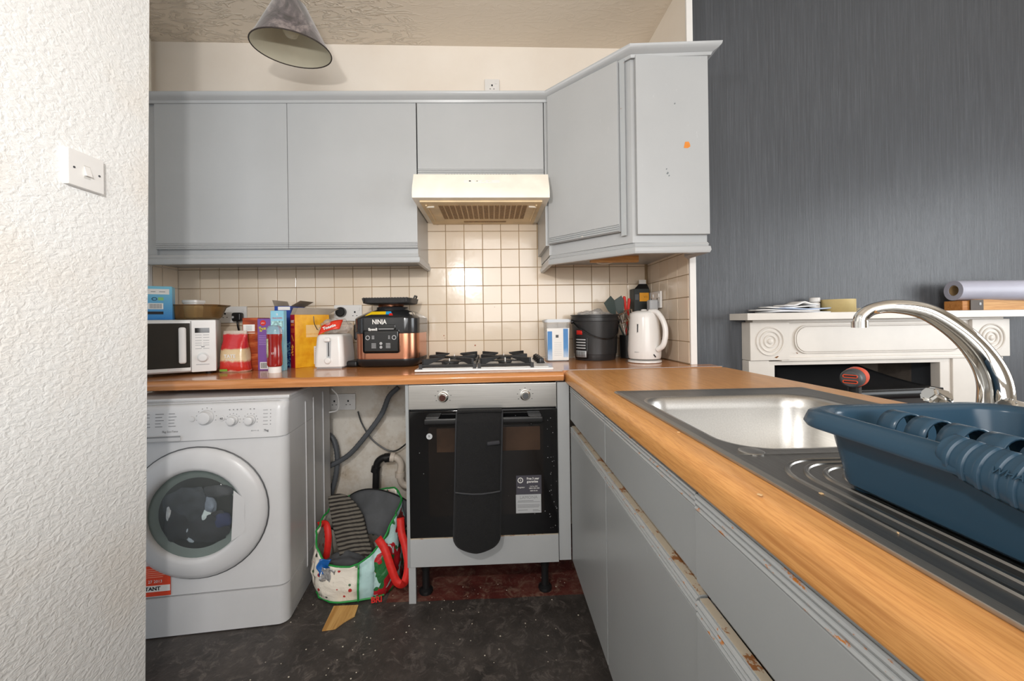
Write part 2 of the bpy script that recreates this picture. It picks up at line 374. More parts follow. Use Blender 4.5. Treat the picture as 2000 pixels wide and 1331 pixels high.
# ================================================ WORKTOPS
def rz_shear(o,s=.005,x0=.28):
    o.rotation_euler=(0,-math.atan(s),0); o.location=(0,0,-s*x0); return o
wl_t=thing('worktop','long wood-effect laminate worktop along the tiled back wall, carrying the hob','worktop')
rz_shear(wl_t)
g=G(); prof=[(1.566,.884),(1.562,.892),(1.562,.898),(1.566,.906),(1.574,.911),(1.590,.912),(2.162,.912),(2.162,.874),(1.574,.874),(1.567,.877)]
g.prism(prof,'x',-1.648,.2835); g.box(.2835,.862,1.612,2.162,.874,.912); g.box(.862,.955,1.612,1.699,.874,.912)
g.out('worktop_board',OAKL,wl_t)
G().box(.2838,.955,1.6075,1.6122,.9120,.9132).out('joint_strip',LGREY,wl_t,'pale metal joint strip')
g=G(); g.tube([(-1.6,2.153,.914),(.855,2.153,.914)],.004,6); g.out('sealant',CREAMM,wl_t)
wr_t=thing('worktop','oak-effect worktop with rounded edge running toward the viewer, holding the sink','worktop')
g=G(); X0=.290
prof=[(X0+.003,.864),(X0,.869),(X0,.893),(X0+.003,.901),(X0+.010,.908),(X0+.022,.912),(.356,.912),(.356,.874),(X0+.012,.874),(X0+.012,.864)]
g.prism(prof,'y',-.55,1.607)
for b in ((.356,.845,1.045,1.607),(.845,.96,-.55,1.607),(.356,.845,-.55,.55)): g.box(b[0],b[1],b[2],b[3],.874,.912)
g.out('worktop_board',OAK,wr_t)

# ================================================ BASE UNITS
def beads(g,axis,a,b,z,c,n=3,pitch=.0085,r=.0042):
    for k in range(n):
        zz=z+k*pitch
        if axis=='y': g.tube([(c,a,zz),(c,b,zz)],r,8)
        else: g.tube([(a,c,zz),(b,c,zz)],r,8)
XF=.306
def base_unit(y0,y1,label,proud=0):
    t=thing('base_unit',label,'kitchen cabinet',(XF,(y0+y1)/2,0)); h=(y1-y0)/2
    g=G()
    for y in (-h,h-.016): g.box(.024,.56,y,y+.016,.15,.868 if y>-h else .868)
    g.box(.024,.56,-h+.016,h-.016,.15,.166); g.box(.55,.56,-h+.016,h-.016,.166,.868)
    g.box(.022,.034,-h+.016,h-.016,.69,.722)
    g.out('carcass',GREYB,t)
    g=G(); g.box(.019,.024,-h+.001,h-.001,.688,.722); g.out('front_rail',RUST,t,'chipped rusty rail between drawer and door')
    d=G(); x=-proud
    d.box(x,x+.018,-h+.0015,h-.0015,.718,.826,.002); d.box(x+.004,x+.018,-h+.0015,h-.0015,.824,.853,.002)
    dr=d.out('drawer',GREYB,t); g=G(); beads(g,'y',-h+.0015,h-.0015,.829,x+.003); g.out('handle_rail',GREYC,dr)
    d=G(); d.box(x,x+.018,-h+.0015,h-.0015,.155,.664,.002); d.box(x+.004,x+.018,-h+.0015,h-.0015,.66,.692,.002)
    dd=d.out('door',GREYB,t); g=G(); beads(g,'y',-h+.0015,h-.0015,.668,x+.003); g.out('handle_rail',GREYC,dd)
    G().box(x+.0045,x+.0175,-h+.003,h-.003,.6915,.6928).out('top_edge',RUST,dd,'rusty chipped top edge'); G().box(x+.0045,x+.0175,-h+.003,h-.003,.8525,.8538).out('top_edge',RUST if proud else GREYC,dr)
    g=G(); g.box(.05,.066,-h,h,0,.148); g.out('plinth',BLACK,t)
    return t
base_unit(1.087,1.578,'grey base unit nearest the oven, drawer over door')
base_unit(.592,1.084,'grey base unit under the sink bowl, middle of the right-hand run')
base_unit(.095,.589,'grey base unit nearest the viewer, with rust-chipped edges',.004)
t=thing('support_panel','grey end panel carrying the worktop in front of the units','panel',(0,0,0))
G().box(.33,.90,-.52,-.50,0,.873).out('board',GREYB,t)
# oven housing
t=thing('oven_housing','grey oven cabinet frame with narrow foot panel and filler strip','kitchen cabinet',(-.04,1.585,0))
g=G(); g.box(-.309,-.297,0,.54,.145,.868); g.box(.292,.304,.022,.54,.145,.868); g.box(-.297,.292,.02,.54,.145,.158); g.out('carcass',GREYB,t)
G().box(-.306,-.278,.002,.02,0,.146,.001).out('foot_panel',GREY,t)
G().box(.296,.344,.003,.02,.150,.867,.001).out('filler_strip',GREY,t,'tall grey filler strip')
g=G(); g.box(-.297,.293,-.004,.018,.147,.258,.002); g.out('lower_panel',GREY,t)
for x,y in ((-.25,.07),(.243,.06)):
    g=G(); g.lathe([(.027,0),(.029,.006),(.027,.014),(.016,.02),(.015,.09),(.019,.10),(.022,.145)],16,(x,y,0)); g.out('leg',BLACK,t,'black plastic screw leg')
# oven
ov=thing('oven','built-in black glass oven with steel control panel and two knobs','oven',(-.042,1.585,0))
G().box(-.292,.290,.02,.5,.27,.86).out('body',GREYD,ov)
g=G(); g.box(-.2945,.2945,-.002,.02,.770,.867,.002); cp=g.out('control_panel',STEELX,ov)
for x in (-.158,.168):
    g=G(); g.lathe([(.021,0),(.021,.004),(.0175,.006),(.0165,.022),(.0145,.025)],24); g.xf(Matrix.Translation((x,-.002,.819))@Matrix.Rotation(PI/2,4,'X'))
    kn=g.out('knob',CHROME,ov); g=G(); g.lathe([(.0125,0),(.0125,.0012)],20); g.xf(Matrix.Translation((x,-.027,.819))@Matrix.Rotation(PI/2,4,'X')); g.out('knob_face',mat('knob face','#6b4a45',.2,.8,var=0) if x<0 else GREYD,kn)
g=G()
for x in (-.158,.168):
    for k in range(7):
        a=R(-30+k*40); g.box(x+.031*math.cos(a)-.0022,x+.031*math.cos(a)+.0022,-.0026,-.0018,.819+.029*math.sin(a)-.0011,.819+.029*math.sin(a)+.0011)
g.out('dial_marks',INK,ov)
od=G().box(-.2945,.2945,-.004,.02,.262,.764,.003).out('door',GLASSB,ov)
WIN=mat('oven window looking into brown cavity','#191513',.07,var=.25,vs=3,coat=.3)
g=G(); g.prism(rrect(-.218,.238,.345,.700,.012),'y',-.0046,-.0038); g.out('window',WIN,od)
g=G(); g.box(-.185,.225,-.0052,-.0046,.600,.694); g.out('window_reflection_band',mat('brown reflection tone','#3a2b21',.25,var=.3,vs=4),od)  # brown reflection in the window, put into a flat coloured strip
g=G(); g.box(-.226,.232,-.052,-.036,.722,.742,.004); g.box(-.222,-.17,-.04,-.004,.742,.748,.002); g.box(.176,.228,-.04,-.004,.742,.748,.002); g.box(-.222,-.172,-.044,-.004,.728,.745,.003); g.box(.18,.228,-.044,-.004,.728,.745,.003)
g.out('handle',BLACK,ov)
g=G(); g.lathe([(.012,0),(.012,.0006)],20); g.xf(Matrix.Translation((-.214,-.0046,.664))@Matrix.Rotation(PI/2,4,'X')); st=g.out('round_sticker',LGREY,ov); text('R',st,INK,.012,(-.214,-.0056,.664))
s1=G().box(.127,.228,-.0062,-.0053,.424,.499).out('guarantee_sticker',mat('sticker dark grey','#4a4850',.4,var=0),ov)
text('Free 3 year',s1,PAPER,.0125,(.194,-.0066,.486),bold=.0003,sx=.86); text('guarantee',s1,PAPER,.0125,(.192,-.0066,.474),bold=.0003,sx=.9)
text('Register',s1,PAPER,.0085,(.147,-.0066,.452)); text('Call free 0800',s1,PAPER,.0055,(.197,-.0066,.455)); text('0800 000 000',s1,PAPER,.0075,(.199,-.0066,.447)); text('0800 00 00',s1,PAPER,.0065,(.197,-.0066,.437))
g=G(); g.tube([(.144+.0095*math.cos(a),-.0065,.480+.0095*math.sin(a)) for a in [2*PI*k/20 for k in range(20)]],.0018,6,closed=True); g.out('ring_mark',PAPER,s1); text('3',s1,PAPER,.012,(.144,-.0066,.480))
s2=G().box(.125,.226,-.0062,-.0053,.349,.423).out('maker_sticker',LGREY,ov)
text('LAMONA',s2,MGREY,.017,(.176,-.0066,.411)); 
g=G()
for z,a,b in ((.398,.133,.195),(.393,.131,.222),(.382,.131,.220),(.377,.131,.220),(.372,.131,.216),(.361,.133,.172),(.361,.192,.215),(.357,.192,.222)): g.box(a,b,-.0066,-.0061,z-.001,z+.001)
g.out('small_print',MGREY,s2)
G().box(-.294,.294,-.0035,.0,.2575,.2615).out('grime_line',RUST,ov,'greasy crumb-lined gap under the door')
g=G(); rq=random.Random(5)
for k in range(60):
    x=rq.choice([rq.uniform(.255,.29),rq.uniform(-.29,.29)]); z=rq.uniform(.28,.74); q=rq.uniform(.0005,.0013); g.box(x-q,x+q,-.0046,-.004,z-q,z+q)
o=g.out('splashes',LGREY,ov); o['kind']='stuff'
# double oven glove over the handle
gl=thing('oven_glove','black padded double oven glove hanging over the oven door handle','oven glove',(-.055,1.54,0))
def glove(u,v):
    w=.088+.0*v; z=.768-.530*v
    if v>.88: w*=math.sqrt(max(.03,1-((v-.88)/.12)**2.6))
    x=(u-.5)*2*w - .018*v; y=-.018-.004*math.sin(v*9)-.004*math.cos((u-.5)*5)
    if v<.06: y+=(.06-v)/.06*.02
    return (x,y,z)
def thick_sheet(fn,nu,nv,t):
    g=G(); A=[[Vector(fn(i/nu,j/nv)) for j in range(nv+1)] for i in range(nu+1)]
    per=[]
    f=[[g.bm.verts.new(p+Vector((0,-t*math.sin(PI*min(1,max(.0,i/nu)))**.4*(1 if 0<j<nv else .2),0))) for j,p in enumerate(r_)] for i,r_ in enumerate(A)]
    b=[[g.bm.verts.new(p+Vector((0,.002,0))) for p in r_] for r_ in A]
    for i in range(nu):
        for j in range(nv):
            g.bm.faces.new((f[i][j],f[i+1][j],f[i+1][j+1],f[i][j+1])); g.bm.faces.new((b[i][j],b[i][j+1],b[i+1][j+1],b[i+1][j]))
    for j in range(nv):
        g.bm.faces.new((f[0][j],f[0][j+1],b[0][j+1],b[0][j])); g.bm.faces.new((f[nu][j],b[nu][j],b[nu][j+1],f[nu][j+1]))
    for i in range(nu):
        g.bm.faces.new((f[i][0],b[i][0],b[i+1][0],f[i+1][0])); g.bm.faces.new((f[i][nv],f[i+1][nv],b[i+1][nv],b[i][nv]))
    return g
thick_sheet(glove,16,100,.012).out('cloth_body',FABB,gl,ang=80)
thick_sheet(lambda u,v:(lambda p:(p[0]*1.0,p[1]-.012,p[2]))(glove(u,.57+.43*v)),14,50,.008).out('hand_pocket',FABB,gl,ang=80)
g=G(); 
g.surf(lambda u,v:((u-.5)*.17,-.018+.034*v,.770+.004*math.sin(PI*v)),8,4).surf(lambda u,v:((u-.5)*.17,.016,.770-.12*v),8,6); g.out('back_flap',FABB,gl,solid=.006)
def edge_pts():
    L=[Vector(glove(0,j/100)) for j in range(0,101,2)]+[Vector(glove(1,j/100)) for j in range(100,-1,-2)]
    return [p+Vector((0,-.003,0)) for p in L]
g=G(); g.tube(edge_pts(),.0035,6); g.out('edge_binding',mat('black binding','#2c2d30',.8,var=0),gl)
p=[Vector(glove(u,.57))+Vector((0,-.021,0)) for u in (.02,.2,.4,.6,.8,.98)]; p=[q+Vector((0,0,.004-.006*math.sin(PI*i/5))) for i,q in enumerate(p)]
g=G(); g.tube(p,.003,6); g.out('pocket_binding',mat('pocket binding grey','#3a3b3e',.8,var=0),gl)
g=G(); g.box(-.025,.025,-.006,.006,-.0075,.0075,.005); g.xf(Matrix.Translation((.052,-.036,.655))@Matrix.Rotation(R(-6),4,'Y')); g.out('hanging_loop',mat('loop','#303034',.8,var=0),gl)

# ================================================ WALL CABINETS
YD=1.845
wc=thing('wall_cabinet','wide grey double-door wall cupboard above the microwave','kitchen cabinet',(-.94,YD,1.42))
g=G(); g.box(-.71,.598,.02,.318,.0,.73); g.out('carcass',GREY,wc)
g=G(); g.box(-.71,-.568,.010,.022,.0,.73,.001); g.out('left_stile',GREY,wc)
def wdoor(t,x0,x1,z0,z1,lab=None):
    d=G().box(x0+.001,x1-.001,0,.019,z0+.026,z1,.0015).box(x0+.001,x1-.001,.004,.019,z0,z0+.028).out('door',GREY,t,lab)
    g=G(); beads(g,'x',x0+.001,x1-.001,z0+.005,.003); g.out('handle_rail',GREY,d); return d
wdoor(wc,-.566,.018,.04,.735); wdoor(wc,.018,.601,.04,.735)
hc=thing('wall_cabinet','short grey wall cupboard directly above the cooker hood','kitchen cabinet',(-.045,YD,1.79))
g=G(); g.box(-.292,.312,.02,.318,.005,.36); g.out('carcass',GREY,hc)
wdoor(hc,-.291,.295,.008,.362)
cc=thing('wall_cabinet','angled grey corner wall cupboard with orange-chipped end panel beside dark wall','kitchen cabinet',(.27,YD,1.42))
pl2=[(.0,.318),(.0,.0),(.016,-.004),(.290,-.292),(.592,-.292),(.592,.318)]
g=G(); g.prism([(a,b) for a,b in pl2],'z',.0,.735); g.out('carcass',GREY,cc)
G().box(-.017,.006,-.002,.318,.045,.735,.001).out('left_stile',GREY,cc)
# angled door, built flat then turned
A=Vector((.010,-.012,0)); Bp=Vector((.268,-.283,0)); L=(Bp-A).length; ang=math.atan2(Bp.y-A.y,Bp.x-A.x)
d=G().box(0,L-.02,-.022,-.003,.075,.728,.0015).box(0,L-.02,-.018,-.003,.048,.077).out('door',GREY,cc); d.location=A; d.rotation_euler=(0,0,ang)
g=G(); beads(g,'x',0,L-.02,.053,-.020); g.out('handle_rail',mk_paint('grey rail chipped','#a9adaf',chip='#e8e0cf',chips=.36),d)
g=G(); g.box(L-.018,L+.004,-.008,-.001,.03,.732,.001); o=g.out('right_stile',mk_paint('grey stile chipped','#a9adaf',chip='#d6b79c',chips=.3),cc); o.location=A; o.rotation_euler=(0,0,ang)
ep=G().box(.304,.594,-.312,-.293,.03,.735,.0015).out('end_panel',GREY,cc)
ORG=mat('bare orange chip','#d98637',.7,var=.1); CH=mat('dark chip','#70777a',.7,var=0)
def blob(parent,name,m,x,y,z,pts,sc,rot=0):
    g=G(); g.loops([[(x+math.cos(rot)*a*sc,y,z+b*sc) for a,b in pts],[(x+math.cos(rot)*a*sc,y-.0006,z+b*sc) for a,b in pts]]); return g.out(name,m,parent)
q=at(1342,283,Y=1.532)-Vector((.27,YD,1.42)); blob(ep,'paint_chip',ORG,q.x,-.3121,q.z,[(-1,-.9),(.2,-1),(1,-.5),(.9,.3),(.5,1),(-.6,.9)],.013)
for px,py,s in ((1318,202,.0035),(1304,338,.005),(1302,330,.003),(1307,343,.003)):
    q=at(px,py,Y=1.532)-Vector((.27,YD,1.42)); blob(ep,'paint_chip',CH,q.x,-.3121,q.z,[(-1,-.6),(.2,-1),(1,.2),(.1,1)],s)
# cornice and light rails
cor=thing('cornice','grey cornice moulding running along the top of all the wall cupboards','moulding',(0,0,0))
prof=[(0,-.006),(.006,-.006),(.010,.004),(.026,.012),(.034,.020),(.036,.030),(.030,.034),(0,.034)]
g=G(); sweep(g,[(-1.645,YD,2.118),(.268,YD,2.140),(.560,1.545,2.152),(.868,1.533,2.160),(.868,1.695,2.160)],prof); g.out('moulding_strip',GREY,cor)
for nm,path,lab in (('light_rail',[(-1.65,YD+.003,1.4),(-.343,YD+.003,1.4),(-.343,2.16,1.4)],'grey light rail along the underside of the double wall cupboard'),
                ('light_rail',[(.278,2.16,1.385),(.278,YD+.006,1.385),(.572,1.557,1.385),(.852,1.543,1.385),(.852,1.69,1.385)],'grey light rail under the angled corner cupboard')):
    t=thing(nm,lab,'moulding',(0,0,0))
    pr=[(-.016,.018),(-.016,.0),(-.002,-.010),(.010,-.008),(.014,.002),(.012,.016),(.006,.020),(.008,.026),(.004,.034),(-.016,.034)]
    g=G(); sweep(g,path,pr); g.out('rail',GREY,t)
# timber batten and cable under the corner cupboard
t=thing('batten','rough orange timber batten fixed under the angled corner cupboard','timber',(0,0,0))
p0=at(1158,507,Y=1.93); p1=at(1262,495,Y=1.80)
g=G(); g.box(.47,.70,1.86,1.888,1.390,1.420,.002); o=g.out('board',RAWW,t)
g=G(); g.tube(bez([(.50,1.90,1.412),(.52,1.93,1.395),(.57,1.93,1.392),(.62,1.93,1.405),(.70,1.95,1.416)],20),.0025,6); g.out('cable',CREAMM,t)

# ================================================ HOOD
hd=thing('cooker_hood','aged cream slimline cooker hood above the hob','cooker hood',(-.042,0,0))
g=G(); yz=[(2.16,1.650),(2.16,1.775),(1.86,1.785),(1.76,1.768),(1.722,1.70),(1.716,1.672),(1.718,1.652),(1.73,1.650)]
g.prism(yz,'x',-.296,.298); g.out('canopy',CREAMM,hd,ang=25)
un=G().box(-.27,.27,1.75,2.155,1.642,1.650,.001).out('underside_plate',CREAMU,hd)
SL=mat('greasy filter mesh','#8f6f45',.6,var=.3,vs=120)
for k in range(16):
    x=-.195+k*.0255; G().box(x,x+.0195,1.80,2.03,1.640,1.643).out('vent_slot',SL,un)
G().box(-.10,.12,2.08,2.10,1.640,1.643).out('lamp_slot',SL,hd)
for sx in (-1,1):
    g=G(); g.tube([(sx*.248,1.79,1.640),(sx*.248,2.07,1.640)],.004,6); g.out('side_clip',CREAMU,un)
    g=G(); g.tube([(sx*.215,1.81,1.639),(sx*.25,1.815,1.639)],.004,6); g.out('catch',CREAMM,un)
def hoodpt(x,z):  # on the sloping fascia
    return (x,1.722+(z-1.70)*(.038/.068)-.001,z)
sl=math.atan2(.038,.068)
pn=G().box(-.075,.082,-.0008,.0008,-.009,.009,.0005).out('control_strip',PAPER,hd); pn.location=hoodpt(0,1.728); pn.rotation_euler=(-sl,0,0)
for x in (-.048,-.018,.012,.040): G().box(x-.008,x+.008,-.0025,0,-.0045,.0045,.001).out('switch_button',CREAMM,pn)
G().box(-.052,-.044,-.003,-.001,-.003,.003).box(-.019,-.015,-.003,-.001,-.002,.002).out('button_mark',INK,pn)
g=G()
for k in range(26): g.box(-.16+k*.0125,-.154+k*.0125,1.79,1.81,1.7785,1.7805)
g.out('top_vents',INK,hd)

# ================================================ HOB
hb=thing('gas_hob','white enamel four-burner gas hob with black pan supports','hob',(0,0,wt(0)))
g=G(); g.box(-.324,.252,1.645,2.115,0,.010,.004); g.box(-.305,.235,1.665,2.095,.009,.013,.003); g.out('base_plate',WHITE,hb)
for x0 in (-.302,-.058):
    sup=G(); x1=x0+.224 if x0<-.1 else x0+.222; z=.050
    a,b=1.670,2.085
    for (p,q) in (((x0,a),(x1,a)),((x1,a),(x1,b)),((x1,b),(x0,b)),((x0,b),(x0,a))):
        sup.tube([(p[0],p[1],.022),(q[0],q[1],.022)],.0065,6)
    for (cx,cy) in ((x0,a),(x1,a),(x0,b),(x1,b),(x0,(a+b)/2),(x1,(a+b)/2)): sup.box(cx-.007,cx+.007,cy-.007,cy+.007,.010,.03)
    xm=(x0+x1)/2
    for cy in (1.775,1.985):
        for sx in (-1,1):
            for sy in (-1,1):
                # tapered fins reaching in from the frame to the burner
                sup.loops([[(xm+sx*.108,cy+sy*.094,.020),(xm+sx*.108,cy+sy*.094,z),(xm+sx*.100,cy+sy*.10,z),(xm+sx*.100,cy+sy*.10,.020)],[(xm+sx*.030,cy+sy*.016,.045),(xm+sx*.030,cy+sy*.016,z-.001),(xm+sx*.027,cy+sy*.019,z-.001),(xm+sx*.027,cy+sy*.019,.045)]])
    sup.box(xm-.003,xm+.003,1.67,1.765,.022,.028); sup.box(xm-.10,xm+.10,1.877,1.883,.016,.022); 
    sup.out('pan_support',BLACKI,hb)
    for cy,r in ((1.775,.036 if x0<-.1 else .028),(1.985,.028 if x0<-.1 else .036)):
        g=G(); g.lathe([(r+.014,.012),(r+.010,.018),(r,.020)],24,(xm,cy,0)); bu=g.out('burner',STEELX,hb)
        g=G(); g.lathe([(r,.020),(r+.003,.024),(r+.003,.032),(r-.006,.036),(.006,.036)],24,(xm,cy,0)); g.out('burner_cap',BLACKI,bu)
        g=G(); g.tube([(xm,cy-.032 if cy<1.9 else cy-.02,.014),(xm,cy-.032 if cy<1.9 else cy-.02,.046)],.0022,6); g.out('igniter',PAPER,bu)
for k in range(4):
    y=1.80+k*.062; g=G(); g.lathe([(.019,.012),(.019,.016),(.0155,.02),(.014,.034),(.010,.037)],18,(.216,y,0)); g.box(.212,.220,y-.015,y+.015,.034,.040,.002); g.out('knob',BLACK,hb)

# ================================================ WASHING MACHINE
wm=thing('washing_machine','white front-loading washing machine under the worktop, turned slightly askew','washing machine',(-1.073,1.500,0),R(5.6))
g=G(); P=rrect(-.297,.297,0,.53,.022,5)
g.loops([[(x,y,z) for x,y in P] for z in (.012,.835)]); g.out('cabinet',PANELW,wm)
g=G(); P=rrect(-.2985,.2985,-.022,.30,.035,6); P2=rrect(-.2985,.2985,-.014,.30,.035,6)
g.loops([[(x,y,z) for x,y in P] for z in (.150,)]+[[(x,y,.700) for x,y in P2]]+[[(x,y,.700) for x,y in rrect(-.2975,.2975,-.01,.30,.035,6)]]); g.out('front_panel',WWH,wm)
g=G(); g.loops([[(x,y,.702) for x,y in rrect(-.2985,.2985,-.026,.30,.035,6)],[(x,y,.80) for x,y in rrect(-.2985,.2985,-.020,.30,.035,6)],[(x,y,.822) for x,y in rrect(-.2975,.2975,-.012,.30,.035,6)],[(x,y,.832) for x,y in rrect(-.293,.293,-.002,.30,.035,6)]]); fp=g.out('fascia',WWH,wm,ang=50)
g=G(); g.loops([[(x,y,.004) for x,y in rrect(-.296,.296,-.020,.30,.035,6)],[(x,y,.146) for x,y in rrect(-.2985,.2985,-.026,.30,.035,6)]]); g.out('kick_panel',WWH,wm)
G().box(-.2975,.2975,.02,.54,.833,.848,.006).out('lid',PANELW,wm)
for y0,y1 in ((.17,.20),(.27,.29),(.40,.42)):
    g=G(); g.tube(bez([(.297,(y0+y1)/2-.006,.10),(.2985,(y0+y1)/2-.006,.15),(.2985,(y0+y1)/2-.006,.74),(.297,(y0+y1)/2-.006,.78)],12),.0035,6); g.out('side_rib',WWH,wm)
DZ=.440
def ringloop(r,y,n=48,sq=0): return [(r*math.cos(2*PI*k/n),y,DZ+r*math.sin(2*PI*k/n)) for k in range(n)]
g=G(); g.loops([ringloop(.237,-.016),ringloop(.239,-.022),ringloop(.236,-.024)],(False,False)); g.out('door_seam',GREYD,wm)
g=G(); g.loops([ringloop(.235,-.016),ringloop(.235,-.026),ringloop(.230,-.034),ringloop(.215,-.041),ringloop(.172,-.050),ringloop(.160,-.045),ringloop(.156,-.036),ringloop(.154,-.016)],(False,False)); dr=g.out('door',WWH,wm,ang=60)
g=G()
for a in (R(14),R(-40)): pass
g.loops([[(.132,-.049,DZ+.082),(.168,-.050,DZ+.050),(.168,-.050,DZ-.070),(.122,-.049,DZ-.100)],[(.142,-.030,DZ+.05),(.155,-.030,DZ+.03),(.155,-.030,DZ-.06),(.138,-.030,DZ-.075)]]); g.out('door_grip',WWH,dr)
# drum opening, laundry and glass bowl
g=G(); g.loops([ringloop(.156,-.034),ringloop(.136,-.028),ringloop(.128,-.0240)],(False,False)); g.out('rubber_gasket',mat('grey gasket','#68736f',.5,var=.05),dr)
g=G(); g.loops([ringloop(.150,-.0238),ringloop(.150,-.0236),ringloop(.02,-.0236)],(False,True)); g.out('drum_back',mat('dark drum','#101214',.5,var=.2),dr)
def lump(name,c,cx,cz,rx,rz,seed,parent,lab=None):
    g=G(); b=bmesh.new(); bmesh.ops.create_icosphere(b,subdivisions=3,radius=1)
    for v in b.verts:
        n=v.co.normalized(); k=1+.35*noise.noise(n*1.7+Vector((seed,0,0)))+.12*noise.noise(n*5+Vector((0,seed,0)))
        v.co=Vector((n.x*rx*k,n.y*.012*k,n.z*rz*k))
    g.add(b,Matrix.Translation((cx,-.030,DZ+cz))); return g.out(name,mat('laundry '+c,c,.85,var=.2,vs=30),parent,lab,ang=80)
g=G(); g.loops([ringloop(.148,-.036),ringloop(.130,-.052),ringloop(.10,-.060),ringloop(.045,-.063)],(False,True)); g.out('glass_bowl',GLASST,dr,ang=80)
for i,(c,x,z,rx,rz) in enumerate((('#30343a',-.03,.035,.075,.06),('#1d1f25',-.06,-.03,.055,.06),('#22242a',.03,-.05,.08,.055),('#6d7784',.045,.03,.018,.035),('#b8c6c6',.035,-.012,.02,.028),('#232a4a',.085,-.03,.03,.03),('#a4a8aa',-.085,.01,.010,.04),('#8d98a0',-.01,-.065,.03,.03),('#2c2e33',.07,.075,.05,.025))):
    lump('laundry',c,x,z,rx,rz,i*3.1,dr)
# fascia details
def fy(z): return -.0265+(z-.702)*.006/.098
for x,z,r in ((.031,.783,.023),(.120,.768,.0155),(.179,.766,.0155)):
    g=G(); g.lathe([(r+.003,0),(r+.002,.006),(r,.008),(r*.9,.020),(r*.5,.023)],24); g.xf(Matrix.Translation((x+.0,fy(z),z))@Matrix.Rotation(PI/2,4,'X')); g.out('dial',WWH,fp)
for x,z,r in ((-.016,.778,.010),(.083,.776,.010)):
    g=G(); g.lathe([(r,0),(r-.001,.003),(r*.5,.004)],18); g.xf(Matrix.Translation((x,fy(z),z))@Matrix.Rotation(PI/2,4,'X')); g.out('button',WWH,fp)
text('40',fp,INK,.011,(.083,fy(.776)-.0046,.776))
text('7kg',fp,INK,.012,(.233,fy(.726)-.0006,.726)); text('A+++ A',fp,MGREY,.008,(.195,fy(.727)-.0006,.727)); text('7kg EcoTime',fp,MGREY,.010,(-.087,fy(.742)-.0006,.737))
g=G()
for c in range(3):
    for r in range(5): z=.800-r*.011+c*.0; x=-.178+c*.043; g.box(x,x+random.uniform(.018,.036),fy(z)-.0006,fy(z),z-.0012,z+.0012)
for k in range(5): z=.80-k*.013; g.box(.222,.238,fy(z)-.0006,fy(z),z-.0008,z+.0008); g.box(.246,.249,fy(z)-.0006,fy(z),z-.0016,z+.0016)
for k in range(4): g.box(.106+k*.013,.110+k*.013,fy(.806)-.0006,fy(.806),.804,.808)
for k in range(2): g.box(.176+k*.013,.180+k*.013,fy(.806)-.0006,fy(.806),.804,.808)
for x,z,r in ((.031,.783,.033),(.120,.768,.024),(.179,.766,.024)):
    for k in range(9): a=R(-20+k*27); zz=z+r*math.sin(a); xx=x+r*math.cos(a); g.box(xx-.0012,xx+.0012,fy(zz)-.0008,fy(zz)+.001,zz-.0012,zz+.0012)
g.out('printed_marks',MGREY,fp)
g=G(); g.box(-.285,-.050,-.032,-.024,.703,.722,.003); g.out('detergent_drawer',PANELW,fp); g=G(); g.box(-.285,-.050,-.0325,-.030,.7175,.7225); g.out('drawer_shadow_gap',MGREY,fp)
stk=G().box(-.27,-.092,-.0245,-.0225,.155,.262).out('orange_sticker',mat('orange red sticker','#e04a2c',.4,var=.02),wm)
text('IMPORTANT',stk,INK,.0185,(-.176,-.0256,.182),bold=.0004); G().box(-.27,-.093,-.0250,-.0244,.171,.193).out('white_band',PAPER,stk)
text('27 2013',stk,PAPER,.0140,(-.140,-.0254,.207)); 
g=G()
for k in range(5): g.box(-.25,-.110+random.uniform(-.01,.01),-.0252,-.0244,.222+k*.007,.2238+k*.007)
g.out('small_print',mat('pale orange print','#f0a28a',.5,var=0),stk)

# ================================================ PIPES, HOSES, SOCKET UNDER THE WORKTOP
def pts(L,Y,dy=None): return [at(a,b,Y=Y if dy is None else Y+dy[i]) for i,(a,b) in enumerate(L)]
HOSE=mat('grey ribbed hose','#55585c',.5,var=.05); 
g=G(); path=bez(pts([(778,757),(760,775),(745,810),(712,855),(680,890),(640,913)],2.08),60)
g.tube(path,[.0125+.0014*(i%2) for i in range(len(path))],10); tag(g.out('drain_hose',HOSE),'thick grey ribbed hose slanting down the wall behind the bag','hose')
g=G(); path=bez(pts([(636,845),(652,860),(659,895),(655,935),(641,985)],2.10,[0,0,0,0,0]),50)
g.tube(path,[.0125+.0014*(i%2) for i in range(len(path))],10); tag(g.out('water_hose',HOSE),'grey hose bowed beside the back corner of the washing machine','hose')
g=G(); g.tube(bez(pts([(699,804),(708,830),(730,862),(768,882),(803,860)],2.11),30),.004,8); tag(g.out('power_cable',BLACK),'thin black cable drooping across the wall below the worktop','cable')
g=G(); g.tube(bez(pts([(648,760),(660,775),(660,800),(643,806)],2.02),30),.004,8); tag(g.out('power_cable',WHITEP),'white cable loop at the top rear of the washing machine','cable')
tp=thing('waste_pipe','black standpipe joined to a white curved waste trap on the wall','pipe',(0,0,0))
g=G(); path=pts([(733,1010),(735,925)],2.10); path=[path[0]]+bez([path[1]]+pts([(737,905),(748,895),(765,893)],2.10),14); g.tube(path,.0185,16); g.out('black_elbow',BLACK,tp)
for a,b in (((733,922),(735,912)),((752,895),(760,894))):
    p,q=at(*a,Y=2.10),at(*b,Y=2.10); G().cyl(p,q,.0235).out('collar',BLACK,tp)
TRAP=mat('off white trap plastic','#d2c6b8',.45,var=.05)
g=G(); path=bez(pts([(764,893),(776,896),(783,908),(781,930),(786,945),(800,950),(812,945)],2.10),36); g.tube(path,.0175,14); g.out('trap_bend',TRAP,tp)
for a,b in (((763,893),(771,894)),((781,922),(781,932))):
    p,q=at(*a,Y=2.10),at(*b,Y=2.10); G().cyl(p,q,.024).out('collar',TRAP,tp)
